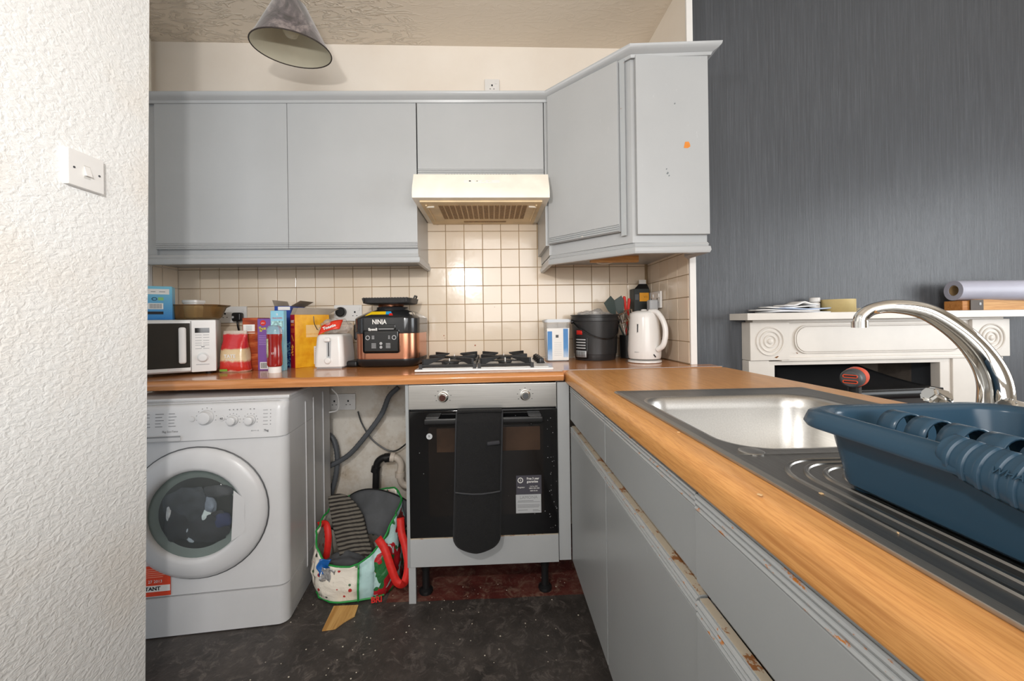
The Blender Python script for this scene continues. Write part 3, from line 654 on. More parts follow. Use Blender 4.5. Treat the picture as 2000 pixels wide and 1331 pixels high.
g=G(); p=pts([(640,982),(690,978)],2.12); g.tube(p,.008,10); g.tube(pts([(663,980),(661,1010)],2.12),.011,10); tag(g.out('copper_pipe',TRAP),'off-white painted pipe stub low on the wall behind the bag','pipe')
def socket(name,px,py,Y,lab,wid=.146,hei=.086,rz=0,loc=None,gang=2):
    p=loc or at(px,py,Y=Y); t=thing(name,lab,'power socket',(p[0],p[1],p[2]),rz)
    G().box(-wid/2,wid/2,-.011,0,-hei/2,hei/2,.003).out('face_plate',WHITEP,t)
    for s in ([-1,1] if gang==2 else [0]):
        x=s*.036
        g=G(); g.box(x-.004,x+.004,-.0115,-.0105,.0,.010); g.box(x-.013,x-.007,-.0115,-.0105,-.016,-.0125); g.box(x+.007,x+.013,-.0115,-.0105,-.016,-.0125); g.out('socket_hole',INK,t)
        G().box(x+.016,x+.026,-.015,-.010,.012,.030,.001).out('rocker',WHITEP,t)
    return t
so=socket('double_socket',456,615,2.156,'white double socket on tiles behind the sugar bag, with black plug')
pg=thing('plug','black three-pin plug with drooping cable in the left socket','plug',(so.location.x+.040,2.143,so.location.z-.014))
g=G(); g.box(-.024,.024,-.034,0,-.022,.024,.010,3); g.out('plug_body',BLACK,pg)
g=G(); g.tube(bez([(0,-.02,-.015),(.004,-.025,-.04),(.002,-.01,-.075),(.01,.0,-.14)],14),.0042,8); g.out('flex',BLACK,pg)
g=G(); g.lathe([(.006,0),(.006,.001)],14); g.xf(Matrix.Translation((-.014,-.034,.0))@Matrix.Rotation(PI/2,4,'X')); g.out('fuse_mark',LGREY,pg)
so=socket('double_socket',681,612,2.156,'white double socket on tiles above the toaster, left of the multicooker')
pg=thing('plug','round black plug pushed into the socket above the toaster','plug',(so.location.x-.030,2.143,so.location.z+.006))
g=G(); g.lathe([(.024,0),(.026,.01),(.025,.028),(.020,.032)],24); g.xf(Matrix.Rotation(PI/2,4,'X')); g.out('plug_body',BLACK,pg)
socket('double_socket',668,785,2.150,'dusty white double socket on bare plaster beneath the worktop')
socket('single_socket',961,171,2.16,'small cream switched outlet high on the wall above the cupboards',.08,.08,gang=1)
so=socket('double_socket',0,0,0,'white double socket on the side tiles behind the kettle',loc=(.855,2.035,1.215),rz=-PI/2)
pg=thing('plug','white plug-in adapter on the side wall just above the kettle','plug',(.842,2.00,1.185),-PI/2)
g=G(); g.box(-.022,.022,-.045,0,-.030,.030,.008,3); g.out('plug_body',LGREY,pg)
g=G(); g.tube([(0,-.02,-.03),(.0,-.02,-.07)],.006,8); g.out('flex',WHITEP,pg)
# light switch on near left wall
ls=thing('light_switch','white square light switch on the near textured wall','light switch',(-1.0,1.014,1.496),PI/2)
G().box(-.043,.043,-.013,.002,-.043,.043,.0018).out('switch_plate',WHITEP,ls)
g=G(); g.prism([(-.0132,-.012),(-.0132,.012),(-.020,-.012)],'x',-.007,.007); g.out('rocker',WHITEP,ls)
G().box(-.008,.008,-.0134,-.0128,-.018,.0135).out('rocker_surround',mat('switch surround','#d0cec9',.4,var=0),ls)
for x in (-.0302,.0302):
    g=G(); g.lathe([(.0026,0),(.0026,.0012)],12); g.xf(Matrix.Translation((x,-.0128,0))@Matrix.Rotation(PI/2,4,'X')); g.out('screw',GREYD,ls)

# ================================================ PENDANT LAMP
q=at(570,97,Y=1.68); lp=thing('pendant_lamp','crushed grey velvet cone lampshade hanging from the ceiling','lamp',tuple(q),rot=(R(7),R(2),0)); lp.scale=(1.13,1.13,1.13)
t=NT('crushed grey velvet'); n=t.noise(9,6,t.coord((1,1,.6)),.65,2.0); t.color(t.ramp(n,[(.38,srgb('#2b2421')),(.5,srgb('#51484a')),(.62,srgb('#857a77'))])); t.set(rough=.6,sheen=.5); t.bump(n,.4,.004); VEL=t.m
g=G(); g.lathe([(.134,0),(.116,.03),(.054,.150),(.044,.158)],48,close=(False,False)); g.out('shade',VEL,lp,ang=60)
g=G(); g.lathe([(.132,.001),(.114,.031),(.052,.148)],48,close=(False,False)); g.out('shade_lining',mat('cream shade lining','#c9c3ae',.7,var=.02),lp,ang=60)
g=G(); g.tube([(.1335*math.cos(a),.1335*math.sin(a),0) for a in [2*PI*k/48 for k in range(48)]],.0022,6,closed=True); g.out('rim_trim',mat('dark trim','#3b332f',.7,var=0),lp)
g=G(); g.lathe([(.004,.040),(.018,.044),(.027,.058),(.029,.070),(.024,.086),(.014,.102),(.013,.125)],24); g.out('bulb',mat('unlit frosted bulb','#c8c0a8',.25,var=0),lp,ang=60)
g=G(); g.lathe([(.018,.10),(.018,.15),(.006,.165)],18); g.out('lamp_holder',WHITEP,lp)
g=G()
for k in range(3): a=2*PI*k/3; g.tube([(.015*math.cos(a),.015*math.sin(a),.138),(.038*math.cos(a),.038*math.sin(a),.140)],.0015,6)
g.out('shade_ring',GREYD,lp)
g=G(); g.tube([(0,0,.16),(.0,.01,.30)],.003,8); g.out('cord',WHITEP,lp)

# ================================================ THINGS ON THE WORKTOP
mw=thing('microwave','white microwave oven with dark glass door beside the near wall','microwave',(-1.216,1.80,wt(-1.3)),R(30))
G().box(-.385,0,0,.27,.012,.237,.006).out('casing',WHITE,mw)
G().box(-.385,-.087,-.014,0,.018,.232,.004).out('door_frame',WHITEP,mw)
md=G().box(-.383,-.089,-.0165,-.0135,.034,.222,.002).out('door_glass',mat('microwave dark glass','#33302b',.12,var=.1,vs=4),mw)
G().box(-.126,-.101,-.034,-.017,.052,.205,.008,3).out('handle',WHITEP,mw)
mp=G().box(-.086,0,-.016,0,.012,.235,.004).out('control_panel',WHITEP,mw)
G().box(-.073,-.023,-.0168,-.0158,.180,.201).out('display',BLACKG,mp)
g=G()
for k,z in enumerate((.171,.160,.147,.136,.127,.112)): g.box(-.072,-.05,-.0166,-.0158,z-.0008,z+.0008); g.box(-.045,-.024,-.0166,-.0158,z-.0008,z+.0008)
g.box(-.052,-.040,-.0168,-.0158,.118,.122); g.box(-.070,-.024,-.0166,-.0158,.043,.0450); g.out('panel_print',MGREY,mp)
g=G(); g.lathe([(.021,0),(.019,.003),(.0165,.004),(.0155,.016),(.012,.018)],24); g.xf(Matrix.Translation((-.046,-.016,.074))@Matrix.Rotation(PI/2,4,'X')); g.out('dial',WHITE,mp)
for x,y in ((-.36,.03),(-.03,.03),(-.03,.24),(-.36,.24)): g=G(); g.lathe([(.012,0),(.014,.013)],12,(x,y,0)); g.out('foot',BLACK,mw)
def boxthing(name,label,cat,loc,w,d,h,m,rz=0,group=None,r=.0015,part='carton'):
    t=thing(name,label,cat,loc,rz,group); G().box(0,w,0,d,0,h,r,1).out(part,m,t); return t
# blue carton on the microwave
p=at(312,622,Y=1.80); ZM=wt(-1.3)+.238
t=NT('light blue carton'); sp=t.n('SeparateXYZ'); t.l(t.tc.outputs['Object'],sp.inputs[0]); t.color(t.ramp(t.math('MULTIPLY',sp.outputs[2],7),[(0,srgb('#2f7fc4')),(.9,srgb('#7cc3dd'))])); t.set(rough=.4); LB=t.m
q=at(337,622,Y=1.79); bc=boxthing('tea_carton','light blue carton with barcode standing on the left of the microwave','box',(q.x-.155*math.cos(R(30)),1.79-.155*math.sin(R(30)),ZM),.155,.07,.145,LB,R(30))
f=-.0006
G().box(.035,.145,f,0,.110,.133).out('white_panel',PAPER,bc); G().box(.075,.125,f,0,.046,.072).out('barcode_panel',PAPER,bc)
g=G()
for k in range(9): x=.081+k*.0045; g.box(x,x+.0022,2*f,f,.049,.069)
g.out('barcode',MGREY,bc); G().box(.050,.125,f,0,.024,.036).out('black_strip',INK,bc); G().box(.108,.126,f,0,.084,.097).out('green_mark',mat('green','#8cc47a',.5,var=0),bc)
g=G(); g.tube([(.096+.008*math.cos(a),f,.090+.006*math.sin(a)) for a in [2*PI*k/16 for k in range(16)]],.0012,5,closed=True); g.out('ring_mark',INK,bc)
g=G(); [g.box(a,b,2*f,f,.120,.1225) for a,b in ((.045,.065),(.085,.100),(.112,.132))]; g.out('small_print',MGREY,bc)
# amber dish + tub
ad=thing('glass_dish','amber oval glass dish perched on the right of the microwave','dish',(-1.368,1.90,ZM),R(6))
def dl(w,d,z,r): return [(x,y,z) for x,y in rrect(-w,w,-d,d,r,5)]
g=G(); g.loops([dl(.075,.055,.0,.03),dl(.088,.066,.012,.04),dl(.104,.080,.056,.05),dl(.117,.088,.064,.05),dl(.117,.088,.067,.05),dl(.101,.077,.060,.05),dl(.086,.062,.014,.04),dl(.073,.05,.005,.03)]); g.out('dish_body',AMBER,ad,ang=60)
g=G(); g.tube([Vector((x,y,.066)) for x,y in rrect(-.117,.117,-.088,.088,.05,6)],.0022,6,closed=True); g.out('rim',mat('brown glass rim','#6b4a28',.2,var=0),ad)
t=thing('plastic_tub','small white plastic tub sitting inside the amber glass dish','tub',(-1.383,1.90,ZM+.0065))
g=G(); g.loops([dl(.026,.024,.0,.008),dl(.031,.03,.070,.01),dl(.034,.033,.072,.01),dl(.034,.033,.084,.01)]); g.out('tub_body',WHITEP,t)
# sugar bag
sg=thing('sugar_bag','red and cream plastic bag of sugar beside the microwave','bag',(-1.163,1.845,wt(-1.16)))
t=NT('red printed film'); sp=t.n('SeparateXYZ'); t.l(t.tc.outputs['Object'],sp.inputs[0]); n=t.noise(18,3,dist=1)
zz=t.math('ADD',sp.outputs[2],t.math('MULTIPLY',t.math('SUBTRACT',n,.5),.03))
t.color(t.ramp(t.math('MULTIPLY',zz,5),[(.0,srgb('#e8ddc8')),(.05,srgb('#cf3428')),(.22,srgb('#d23a30')),(.27,srgb('#e6cfa6')),(.5,srgb('#ddc195')),(.54,srgb('#c92a2c')),(.83,srgb('#cc3034')),(.87,srgb('#cdbcae'))])); t.set(rough=.22,coat=.4)
t.bump(t.noise(22,3,dist=1.5),.4,.006); SUG=t.m
def bagloop(w,d,z,s,n=28): return [(w*math.copysign(abs(math.cos(a))**.6,math.cos(a))*(1+.05*noise.noise(Vector((a*2,z*30,s)))),d*math.copysign(abs(math.sin(a))**.7,math.sin(a))*(1+.1*noise.noise(Vector((a*2,z*30,s+5)))),z) for a in [2*PI*k/n for k in range(n)]]
g=G(); g.loops([bagloop(.058,.030,0,1),bagloop(.066,.036,.006,1),bagloop(.060,.038,.03,1),bagloop(.057,.038,.08,2),bagloop(.054,.034,.11,3),bagloop(.050,.024,.14,4),bagloop(.053,.012,.165,5),bagloop(.051,.006,.185,6)]); b=g.out('film_bag',SUG,sg,ang=70)
text('TATE',b,PAPER,.021,(.0,-.041,.072),bold=.0006); text('SUGAR',b,PAPER,.012,(.0,-.040,.056)); G().box(-.045,-.012,-.0400,-.0385,.006,.016,.001).out('green_flash',mat('label green','#7da53a',.5,var=0),b)
# cartons
t=NT('brown orange sunburst carton'); n=t.noise(2.2,3,t.coord((4,4,22),rot=(0,R(24),0)),dist=.8); t.color(t.ramp(n,[(.35,srgb('#7e2f18')),(.5,srgb('#a5451f')),(.68,srgb('#c06a3c'))])); t.set(rough=.5); BRN=t.m
b=boxthing('cereal_box','brown-orange cereal box with white label, right of the sugar bag','box',(-1.152,1.878,wt(-1.12)),.070,.10,.243,BRN)
G().box(.004,.056,f,0,.180,.212).out('white_label',PAPER,b); G().box(.004,.056,f,0,.171,.174).out('white_rule',PAPER,b)
g=G(); [g.box(.017,.043,2*f,f,.186+k*.006,.1875+k*.006) for k in range(4)]; g.out('label_print',MGREY,b)
PUR=mat('purple carton','#7a4f98',.45,var=.04); b=boxthing('cereal_box','purple cereal box wedged between brown box and ketchup','box',(-1.079,1.868,wt(-1.04)),.078,.09,.238,PUR)
g=G(); g.lathe([(.013,0),(.013,.0006)],20); g.xf(Matrix.Translation((.026,0,.218))@Matrix.Rotation(PI/2,4,'X')); g.out('red_badge',RED,b); text('plus',b,PAPER,.009,(.026,-.0012,.218))
g=G(); g.box(.010,.045,f,0,.006,.038); g.out('barcode_panel',PAPER,b)
g=G(); [g.box(.014+k*.0035,.0157+k*.0035,2*f,f,.010,.035) for k in range(8)]; g.out('barcode',INK,b)
g=G(); [g.box(.006,.040,f,0,.118+k*.008,.120+k*.008) for k in range(6)]; g.out('pale_print',mat('lilac','#a98cc4',.5,var=0),b)
g=G()
for x,z in ((.012,.196),(.022,.190),(.034,.192),(.016,.183)): g.box(x-.005,x+.005,f,0,z-.005,z+.005,.0)
g.out('fruit_print',mat('olive yellow','#b9ae4e',.5,var=.2,vs=60),b)
# ketchup
kt=thing('ketchup_bottle','upside-down red sauce bottle standing on its white cap','bottle',(-.948,1.766,wt(-.93)))
KR=mat('ketchup red','#8f1512',.12,var=.03,coat=.5)
def kl(w,d,z,n=24): return [(w*math.cos(a),d*math.sin(a),z) for a in [2*PI*k/n for k in range(n)]]
g=G(); g.loops([kl(.026,.024,.028),kl(.030,.026,.034),kl(.031,.026,.07),kl(.029,.024,.10),kl(.028,.023,.125),kl(.031,.025,.158),kl(.031,.025,.168)]); g.out('sauce_body',KR,kt,ang=50)
g=G(); g.loops([kl(.031,.025,.1685),kl(.031,.025,.185),kl(.027,.021,.200),kl(.018,.014,.206)]); g.out('clear_top',CLEARP,kt,ang=50)
g=G(); g.loops([kl(.025,.023,0),kl(.026,.024,.003),kl(.026,.024,.026),kl(.022,.02,.0285)]); g.out('cap',WHITEP,kt,ang=50)
g=G(); g.surf(lambda u,v:(.0316*math.cos(R(182+62*u)),.0268*math.sin(R(182+62*u)),.068+.08*v),8,4); g.out('side_label',mat('label green cream','#b9bf9a',.5,var=.3,vs=60),kt,solid=.0004)
text('57',kt,PAPER,.012,(.006,-.0272,.085))
b=boxthing('juice_carton','small pale blue carton behind the sauce bottle','carton',(-1.002,1.835,wt(-.95)),.058,.028,.272,mat('pale blue carton','#8cc6da',.4,var=.03))
text('CRACKERS',b,RED,.0095,(.030,-.0006,.238)); text('a',b,PAPER,.02,(.030,-.0006,.257))
G().box(.004,.056,f,0,.196,.226).out('lower_print',mat('aqua print','#9fd0d6',.5,var=.4,vs=80),b)
# blue cereal box, open
t=NT('royal blue carton'); sp=t.n('SeparateXYZ'); t.l(t.tc.outputs['Object'],sp.inputs[0]); n=t.noise(3,2,t.coord((18,18,30),rot=(0,R(40),0)),dist=1.5)
k=t.math('MULTIPLY',t.math('LESS_THAN',sp.outputs[2],.125),t.ramp(n,[(.5,(0,0,0)),(.54,(1,1,1))])); t.color(t.mix(k,srgb('#1b3f94'),srgb('#77b6dd'))); t.set(rough=.4); BLU=t.m
b=boxthing('cereal_box','tall royal blue cereal box with open top flaps behind the sauce bottle','box',(-1.070,1.995,wt(-1.03)),.080,.145,.300,BLU,0)
g=G(); g.loops([[(0,0,.300),(0,.145,.300),(-.010,.145,.330),(-.010,0,.330)],[(.001,0,.300),(.001,.145,.300),(-.009,.145,.330),(-.009,0,.330)]]); g.out('top_flap',CARD,b); g=G(); g.loops([[(.079,0,.300),(.079,.145,.300),(.125,.145,.326),(.125,.0,.326)],[(.080,0,.299),(.080,.145,.299),(.126,.145,.325),(.126,0,.325)]]); g.out('top_flap',CARD,b)
G().box(.018,.076,f,0,.280,.297).out('white_flash',PAPER,b)
# honey cereal box
t=NT('yellow honey carton'); n=t.noise(26,3); t.color(t.ramp(n,[(.35,srgb('#e09a10')),(.65,srgb('#efb424'))])); t.set(rough=.4); YEL=t.m
hb_=thing('cereal_box','yellow and red honey cereal box with grey flaps, left of toaster','box',(-.940,1.928,wt(-.9)),R(43))
G().box(0,.160,0,.062,0,.255,.0012,1).out('carton',YEL,hb_)
# narrow red side faces to the left
rs=G().box(-.0008,0,0.0,.062,0,.255).out('red_side',mat('carton red','#c51a2c',.4,var=.03),hb_); RL=(PI/2,0,-PI/2)
text('HONEY',rs,PAPER,.0175,(-.0010,.031,.222),RL,sx=.75,bold=.0004); text('HOOPS',rs,mat('orange print','#ee8a2a',.5,var=0),.0165,(-.0010,.031,.206),RL,sx=.75,bold=.0004)
G().box(-.0014,-.0008,.010,.052,.168,.190).out('orange_panel',mat('panel orange','#e0562a',.5,var=0),rs)
YP=mat('wheat print','#f0a83a',.5,var=0)
g=G()
for k in range(5): g.box(-.0014,-.0008,.018+k*.005,.026+k*.005,.128+k*.005,.138+k*.005)
for y,z in ((.024,.10),(.034,.106),(.042,.098),(.030,.090),(.038,.086),(.030,.076),(.045,.072),(.030,.062)):
    g.tube([(-.0012,y+.0045*math.cos(a),z+.0045*math.sin(a)) for a in [2*PI*q/10 for q in range(10)]],.0012,5,closed=True)
g.out('hoop_print',YP,rs)
G().box(.050,.115,f,0,.145,.205,.0).out('pale_panel',mat('pale peach','#efc98a',.5,var=0),hb_); text('HONEY HOOPS',hb_,YEL,.009,(.082,-.0009,.160))
nf=G().box(.085,.150,f,0,.012,.10).out('nutrition_panel',PAPER,hb_)
g=G(); [g.box(.09,.145,2*f,f,.02+k*.0095,.0212+k*.0095) for k in range(8)]; g.out('nutrition_print',MGREY,nf)
g=G(); g.loops([[(0,.0,.255),(.160,.0,.255),(.180,-.012,.285),(.012,-.012,.287)],[(0,.001,.2555),(.160,.001,.2555),(.205,-.011,.2855),(.012,-.011,.2875)]]); g.out('top_flap',CARD,hb_); g=G(); g.loops([[(0,.062,.255),(.160,.062,.255),(.190,.085,.288),(.02,.085,.290)],[(0,.061,.2555),(.160,.061,.2555),(.190,.084,.2885),(.02,.084,.2905)]]); g.out('top_flap',CARD,hb_)
# toaster
to=thing('toaster','small white toaster with lever and dial, left of the multicooker','toaster',(-.762,1.868,wt(-.78)))
def tl(w0,y0,y1,z): return [(x,y,z) for x,y in rrect(-w0,w0,y0,y1,.022,5)]
g=G(); g.loops([tl(.066,0,.175,.008),tl(.068,-.002,.175,.012),tl(.066,.001,.173,.07),tl(.060,.008,.167,.145),tl(.055,.014,.163,.156),tl(.048,.022,.155,.160)]); g.out('body',WHITEP,to,ang=50)
g=G(); g.box(-.058,.058,.01,.165,0,.010,.003); g.out('foot_base',LGREY,to)
G().box(-.006,.012,-.002,.006,.030,.130,.001).out('lever_track',LGREY,to); G().box(.002,.0055,-.0035,.0,.058,.122).out('lever_slot',INK,to)
G().box(-.014,.014,-.016,.0,.126,.144,.005).out('lever',WHITEP,to)
g=G(); g.lathe([(.015,0),(.014,.010),(.010,.013)],20); g.xf(Matrix.Translation((.0,-.0,.038))@Matrix.Rotation(PI/2,4,'X')); g.out('dial',WHITEP,to)
for x in (-.022,.022): G().box(x-.011,x+.011,.04,.14,.1585,.1606).out('bread_slot',INK,to)
# bread bag on the toaster
bb=thing('bread_bag','crumpled clear bag with red label lying on top of the toaster','bag',(-.765,1.955,wt(-.78)+.161),R(8))
def crum(g,rx,ry,rz,cz,seed,amp=.2,sub=4):
    b=bmesh.new(); bmesh.ops.create_icosphere(b,subdivisions=sub,radius=1)
    for v in b.verts:
        n=v.co.normalized(); k=1+amp*noise.noise(n*2.2+Vector((seed,0,0)))+amp*.4*noise.noise(n*7+Vector((0,seed,0)))
        z=n.z*rz*k; v.co=Vector((n.x*rx*k,n.y*ry*k,max(-rz*.7,z)))
    g.add(b,Matrix.Translation((0,0,cz)))
g=G(); crum(g,.072,.055,.042,.030,3.3,.35); g.out('clear_film',clear('clear film','#eee6e0',.12,.35,.3),bb,ang=70)
g=G(); g.surf(lambda u,v:(-.058+.095*u+.012*v,-.064+.02*v+.004*math.sin(u*7),.002+.028*u+.044*v-.02*(u-.5)**2*4*.4),8,5); rl=g.out('red_label',mat('glossy red label','#d6371f',.3,var=.08,vs=30),bb,solid=.001)
text('Toastie',bb,PAPER,.020,(-.008,-.063,.033),(R(70),R(-18),0),bold=.0006)
g=G(); g.tube(bez([(-.075,-.01,.02),(-.085,-.02,.05),(-.088,-.02,.085)],8),.0018,6); g.out('tie',BLACK,bb)
# multicooker
nj=thing('multicooker','black and copper multicooker with grill plate stacked on its lid','multicooker',(-.495,1.995,wt(-.5)),R(-3)); nj.scale=(.95,1,1)
def sl_(w,d,z,r=.07,n=8,dx=0,dy=0): return [(x+dx,y+dy,z) for x,y in rrect(-w,w,-d,d,r,n)]
g=G(); g.loops([sl_(.130,.120,.0,.05),sl_(.150,.132,.010,.06),sl_(.158,.140,.032,.07),sl_(.157,.139,.040,.07)]); g.out('base_ring',BLACK,nj,ang=50)
g=G(); g.loops([sl_(.156,.138,.038),sl_(.157,.139,.045),sl_(.157,.139,.158),sl_(.155,.137,.162)]); g.out('copper_body',COPPER,nj,ang=50)
g=G(); g.loops([sl_(.158,.141,.158),sl_(.161,.144,.164),sl_(.161,.144,.228),sl_(.155,.138,.236),sl_(.112,.100,.262),sl_(.085,.075,.270),sl_(.080,.07,.284)]); ld=g.out('lid',mat('glossy charcoal lid','#27282a',.16,var=0,coat=.3),nj,ang=40)
fp_=G().box(-.100,.078,-.148,-.137,.068,.176,.012,3).out('control_panel',BLACKG,nj)
g=G()
for x in (-.076,.052): g.tube([(x+.009*math.cos(a),-.1485,.140+.009*math.sin(a)) for a in [2*PI*q/18 for q in range(18)]],.0018,6,closed=True)
for z in (.113,.096): g.tube([(-.012+.004*math.cos(a),-.1485,z+.004*math.sin(a)) for a in [2*PI*q/12 for q in range(12)]],.003,6,closed=True)
for k in range(5): g.box(-.058,-.036,-.1488,-.148,.092+k*.005,.0938+k*.005); g.box(.012,.034,-.1488,-.148,.092+k*.005,.0938+k*.005)
for k in range(3): g.box(-.056,-.044,-.1488,-.148,.134+k*.006,.1365+k*.006); g.box(.024,.032,-.1488,-.148,.134+k*.006,.1365+k*.006)
g.out('panel_marks',LGREY,fp_)
text('NINJA',ld,PAPER,.030,(-.020,-.1450,.212),bold=.0006,sx=.85); text('Speedi',ld,PAPER,.0165,(-.052,-.1450,.178),bold=.0008)
g=G(); g.box(-.030,.060,-.149,-.142,.176,.200,.004); hn=g.out('lid_handle',BLACKG,nj); G().box(-.022,.052,-.1505,-.1485,.178,.181).out('handle_edge',LGREY,hn)
g=G(); g.loops([[( -.095,-.128,.2405),(.005,-.128,.2405),(.0,-.104,.2605),(-.070,-.104,.2605)],[(-.095,-.1285,.2415),(.005,-.1285,.2415),(.0,-.1045,.2615),(-.070,-.1045,.2615)]]); g.out('yellow_sticker',mat('yellow sticker','#e8c21a',.4,var=.02),ld)
g=G(); g.loops([[(.005,-.128,.2405),(.040,-.128,.2405),(.025,-.104,.2605),(.0,-.104,.2605)],[(.005,-.1285,.2415),(.040,-.1285,.2415),(.025,-.1045,.2615),(.0,-.1045,.2615)]]); g.out('blue_red_sticker',mat('sticker blue','#2f9bd0',.4,var=0),ld)
g=G(); g.loops([[(.022,-.1288,.2412),(.042,-.1288,.2412),(.034,-.116,.2520),(.020,-.116,.2520)],[(.022,-.1293,.2420),(.042,-.1293,.2420),(.034,-.1165,.2528),(.020,-.1165,.2528)]]); g.out('red_sticker_corner',RED,ld)
g=G(); g.lathe([(.016,0),(.018,.008),(.014,.018),(.006,.02)],20,(.118,-.08,.238)); g.out('steam_valve',CHROME,ld)
g=G(); g.box(-.185,-.160,-.06,.04,.125,.205,.012,3); g.out('side_handle',BLACK,nj)
G().box(-.205,-.15,-.10,.06,.0,.030,.010,3).out('side_foot',BLACK,nj)
gp=thing('grill_plate','black ribbed grill plate with raised rim on top of the multicooker','grill plate',(-.500,1.985,wt(-.5)+.2855),R(-3))
g=G(); g.loops([sl_(.100,.085,.012,.04),sl_(.115,.095,.017,.04),sl_(.120,.100,.040,.04),sl_(.117,.097,.040,.04),sl_(.112,.092,.022,.04)]); g.out('plate',BLACKI,gp,ang=50)
g=G(); [g.box(-.105+k*.0135,-.100+k*.0135,-.094,.094,.022,.0425) for k in range(16)]; g.out('ridges',BLACKI,gp)
g=G(); g.lathe([(.060,0),(.062,.004),(.060,.014)],28); g.out('copper_disc',COPPER,gp)
g=G(); g.tube([(.118,-.02,.04),(.123,-.02,.052),(.123,.02,.052),(.118,.02,.04)],.004,8); g.out('grip_tab',BLACKI,gp)
# clear tub with label
ct=thing('plastic_tub','clear lidded tub with blue and white label, between hob and bucket','tub',(.325,1.965,wt(.32)))
g=G(); q=lambda w,d,z,r=.015:[(x,y,z) for x,y in rrect(-w,w,0,2*d,r,4)]
g.loops([q(.054,.043,0),q(.056,.045,.004),q(.061,.050,.196)]); g.out('tub_body',CLEARP,ct)
g=G(); g.loops([q(.052,.041,.004),q(.057,.046,.150)]); g.out('contents',mat('white powder','#dfe1e4',.9,var=.02),ct,loc=(0,.002,0))
g=G(); g.loops([q(.064,.052,.194),q(.067,.055,.198),q(.067,.055,.206),q(.060,.048,.210)]); g.out('lid',mat('frosted lid','#c9ced3',.25,var=0),ct,loc=(0,-.004,0))
lb=G().loops([[(-.052,-.0012,.006),(.052,-.0012,.006),(.056,-.0012,.165),(-.056,-.0012,.165)],[(-.052,-.0002,.006),(.052,-.0002,.006),(.056,-.0002,.165),(-.056,-.0002,.165)]]).out('label_sheet',PAPER,ct)
t=NT('blue wash print'); n=t.noise(14,4,dist=1); sp=t.n('SeparateXYZ'); t.l(t.tc.outputs['Object'],sp.inputs[0]); zz=t.math('ADD',t.math('MULTIPLY',sp.outputs[2],6),t.math('MULTIPLY',n,.5)); t.color(t.ramp(zz,[(.35,srgb('#b9cbe0')),(.6,srgb('#4b8ac4')),(1,srgb('#3f7fbd'))])); t.set(rough=.4); BW=t.m
G().box(-.053,-.030,-.0022,-.0011,.008,.150).box(.026,.050,-.0022,-.0011,.02,.162).out('blue_panels',BW,lb)
G().box(-.012,.002,-.002,-.0011,.118,.132).out('logo_square',GREYD,lb)
g=G(); [g.box(-.020,.018,-.002,-.0011,.03+k*.009,.0312+k*.009) for k in range(8)]; g.out('label_print',LGREY,lb)
# black bucket
bk=thing('bucket','black plastic bucket with hanging wire handle and clear bag inside','bucket',(.528,2.035,wt(.53)))
BK=mat('black bucket plastic','#2a2a2b',.3,var=.04)
g=G(); g.lathe([(.100,0),(.103,.003),(.106,.03),(.109,.032),(.117,.196),(.122,.198),(.122,.214),(.118,.216),(.118,.222),(.124,.224),(.124,.230),(.117,.230),(.105,.05),(.10,.006)],48); g.out('bucket_body',BK,bk,ang=40)
g=G(); g.tube(bez([(-.120,-.01,.195),(-.10,-.075,.165),(-.04,-.118,.125),(.03,-.120,.110),(.09,-.085,.130),(.12,-.01,.190)],30),.0035,8); g.out('handle',BLACKG,bk)
for s in (-1,1): g=G(); g.lathe([(.012,0),(.012,.01)],14); g.xf(Matrix.Translation((s*.116,-.01,.195))@Matrix.Rotation(s*PI/2,4,'Y')); g.out('handle_lug',BK,bk)
lab=thing; g=G(); g.surf(lambda u,v:(.1125*math.cos(R(196+42*u)),.1125*math.sin(R(196+42*u)),.012+.17*v),10,4); lbk=g.out('side_label',BLACK,bk,solid=.0006)
g=G(); g.surf(lambda u,v:(.1145*math.cos(R(203+20*u)),.1145*math.sin(R(203+20*u)),.13+.022*v),6,2); g.out('red_mark',RED,bk,solid=.0005)
g=G()
for k in range(4): g.surf(lambda u,v,k=k:(.1140*math.cos(R(200+32*u)),.1140*math.sin(R(200+32*u)),.060+k*.014+.006*v),6,1)
g.surf(lambda u,v:(.1140*math.cos(R(200+34*u)),.1140*math.sin(R(200+34*u)),.018+.032*v),6,1); g.out('label_print',LGREY,bk,solid=.0005)
g=G()
for k in range(7): g.surf(lambda u,v,k=k:(.1148*math.cos(R(203+k*4+1.8*u)),.1148*math.sin(R(203+k*4+1.8*u)),.021+.026*v),1,1)
g.out('barcode',INK,bk,solid=.0004)
g=G(); crum(g,.095,.09,.04,.212,8.1,.45); g.out('clear_liner',clear('clear liner','#f0efee',.2,.5,.5),bk,ang=80)
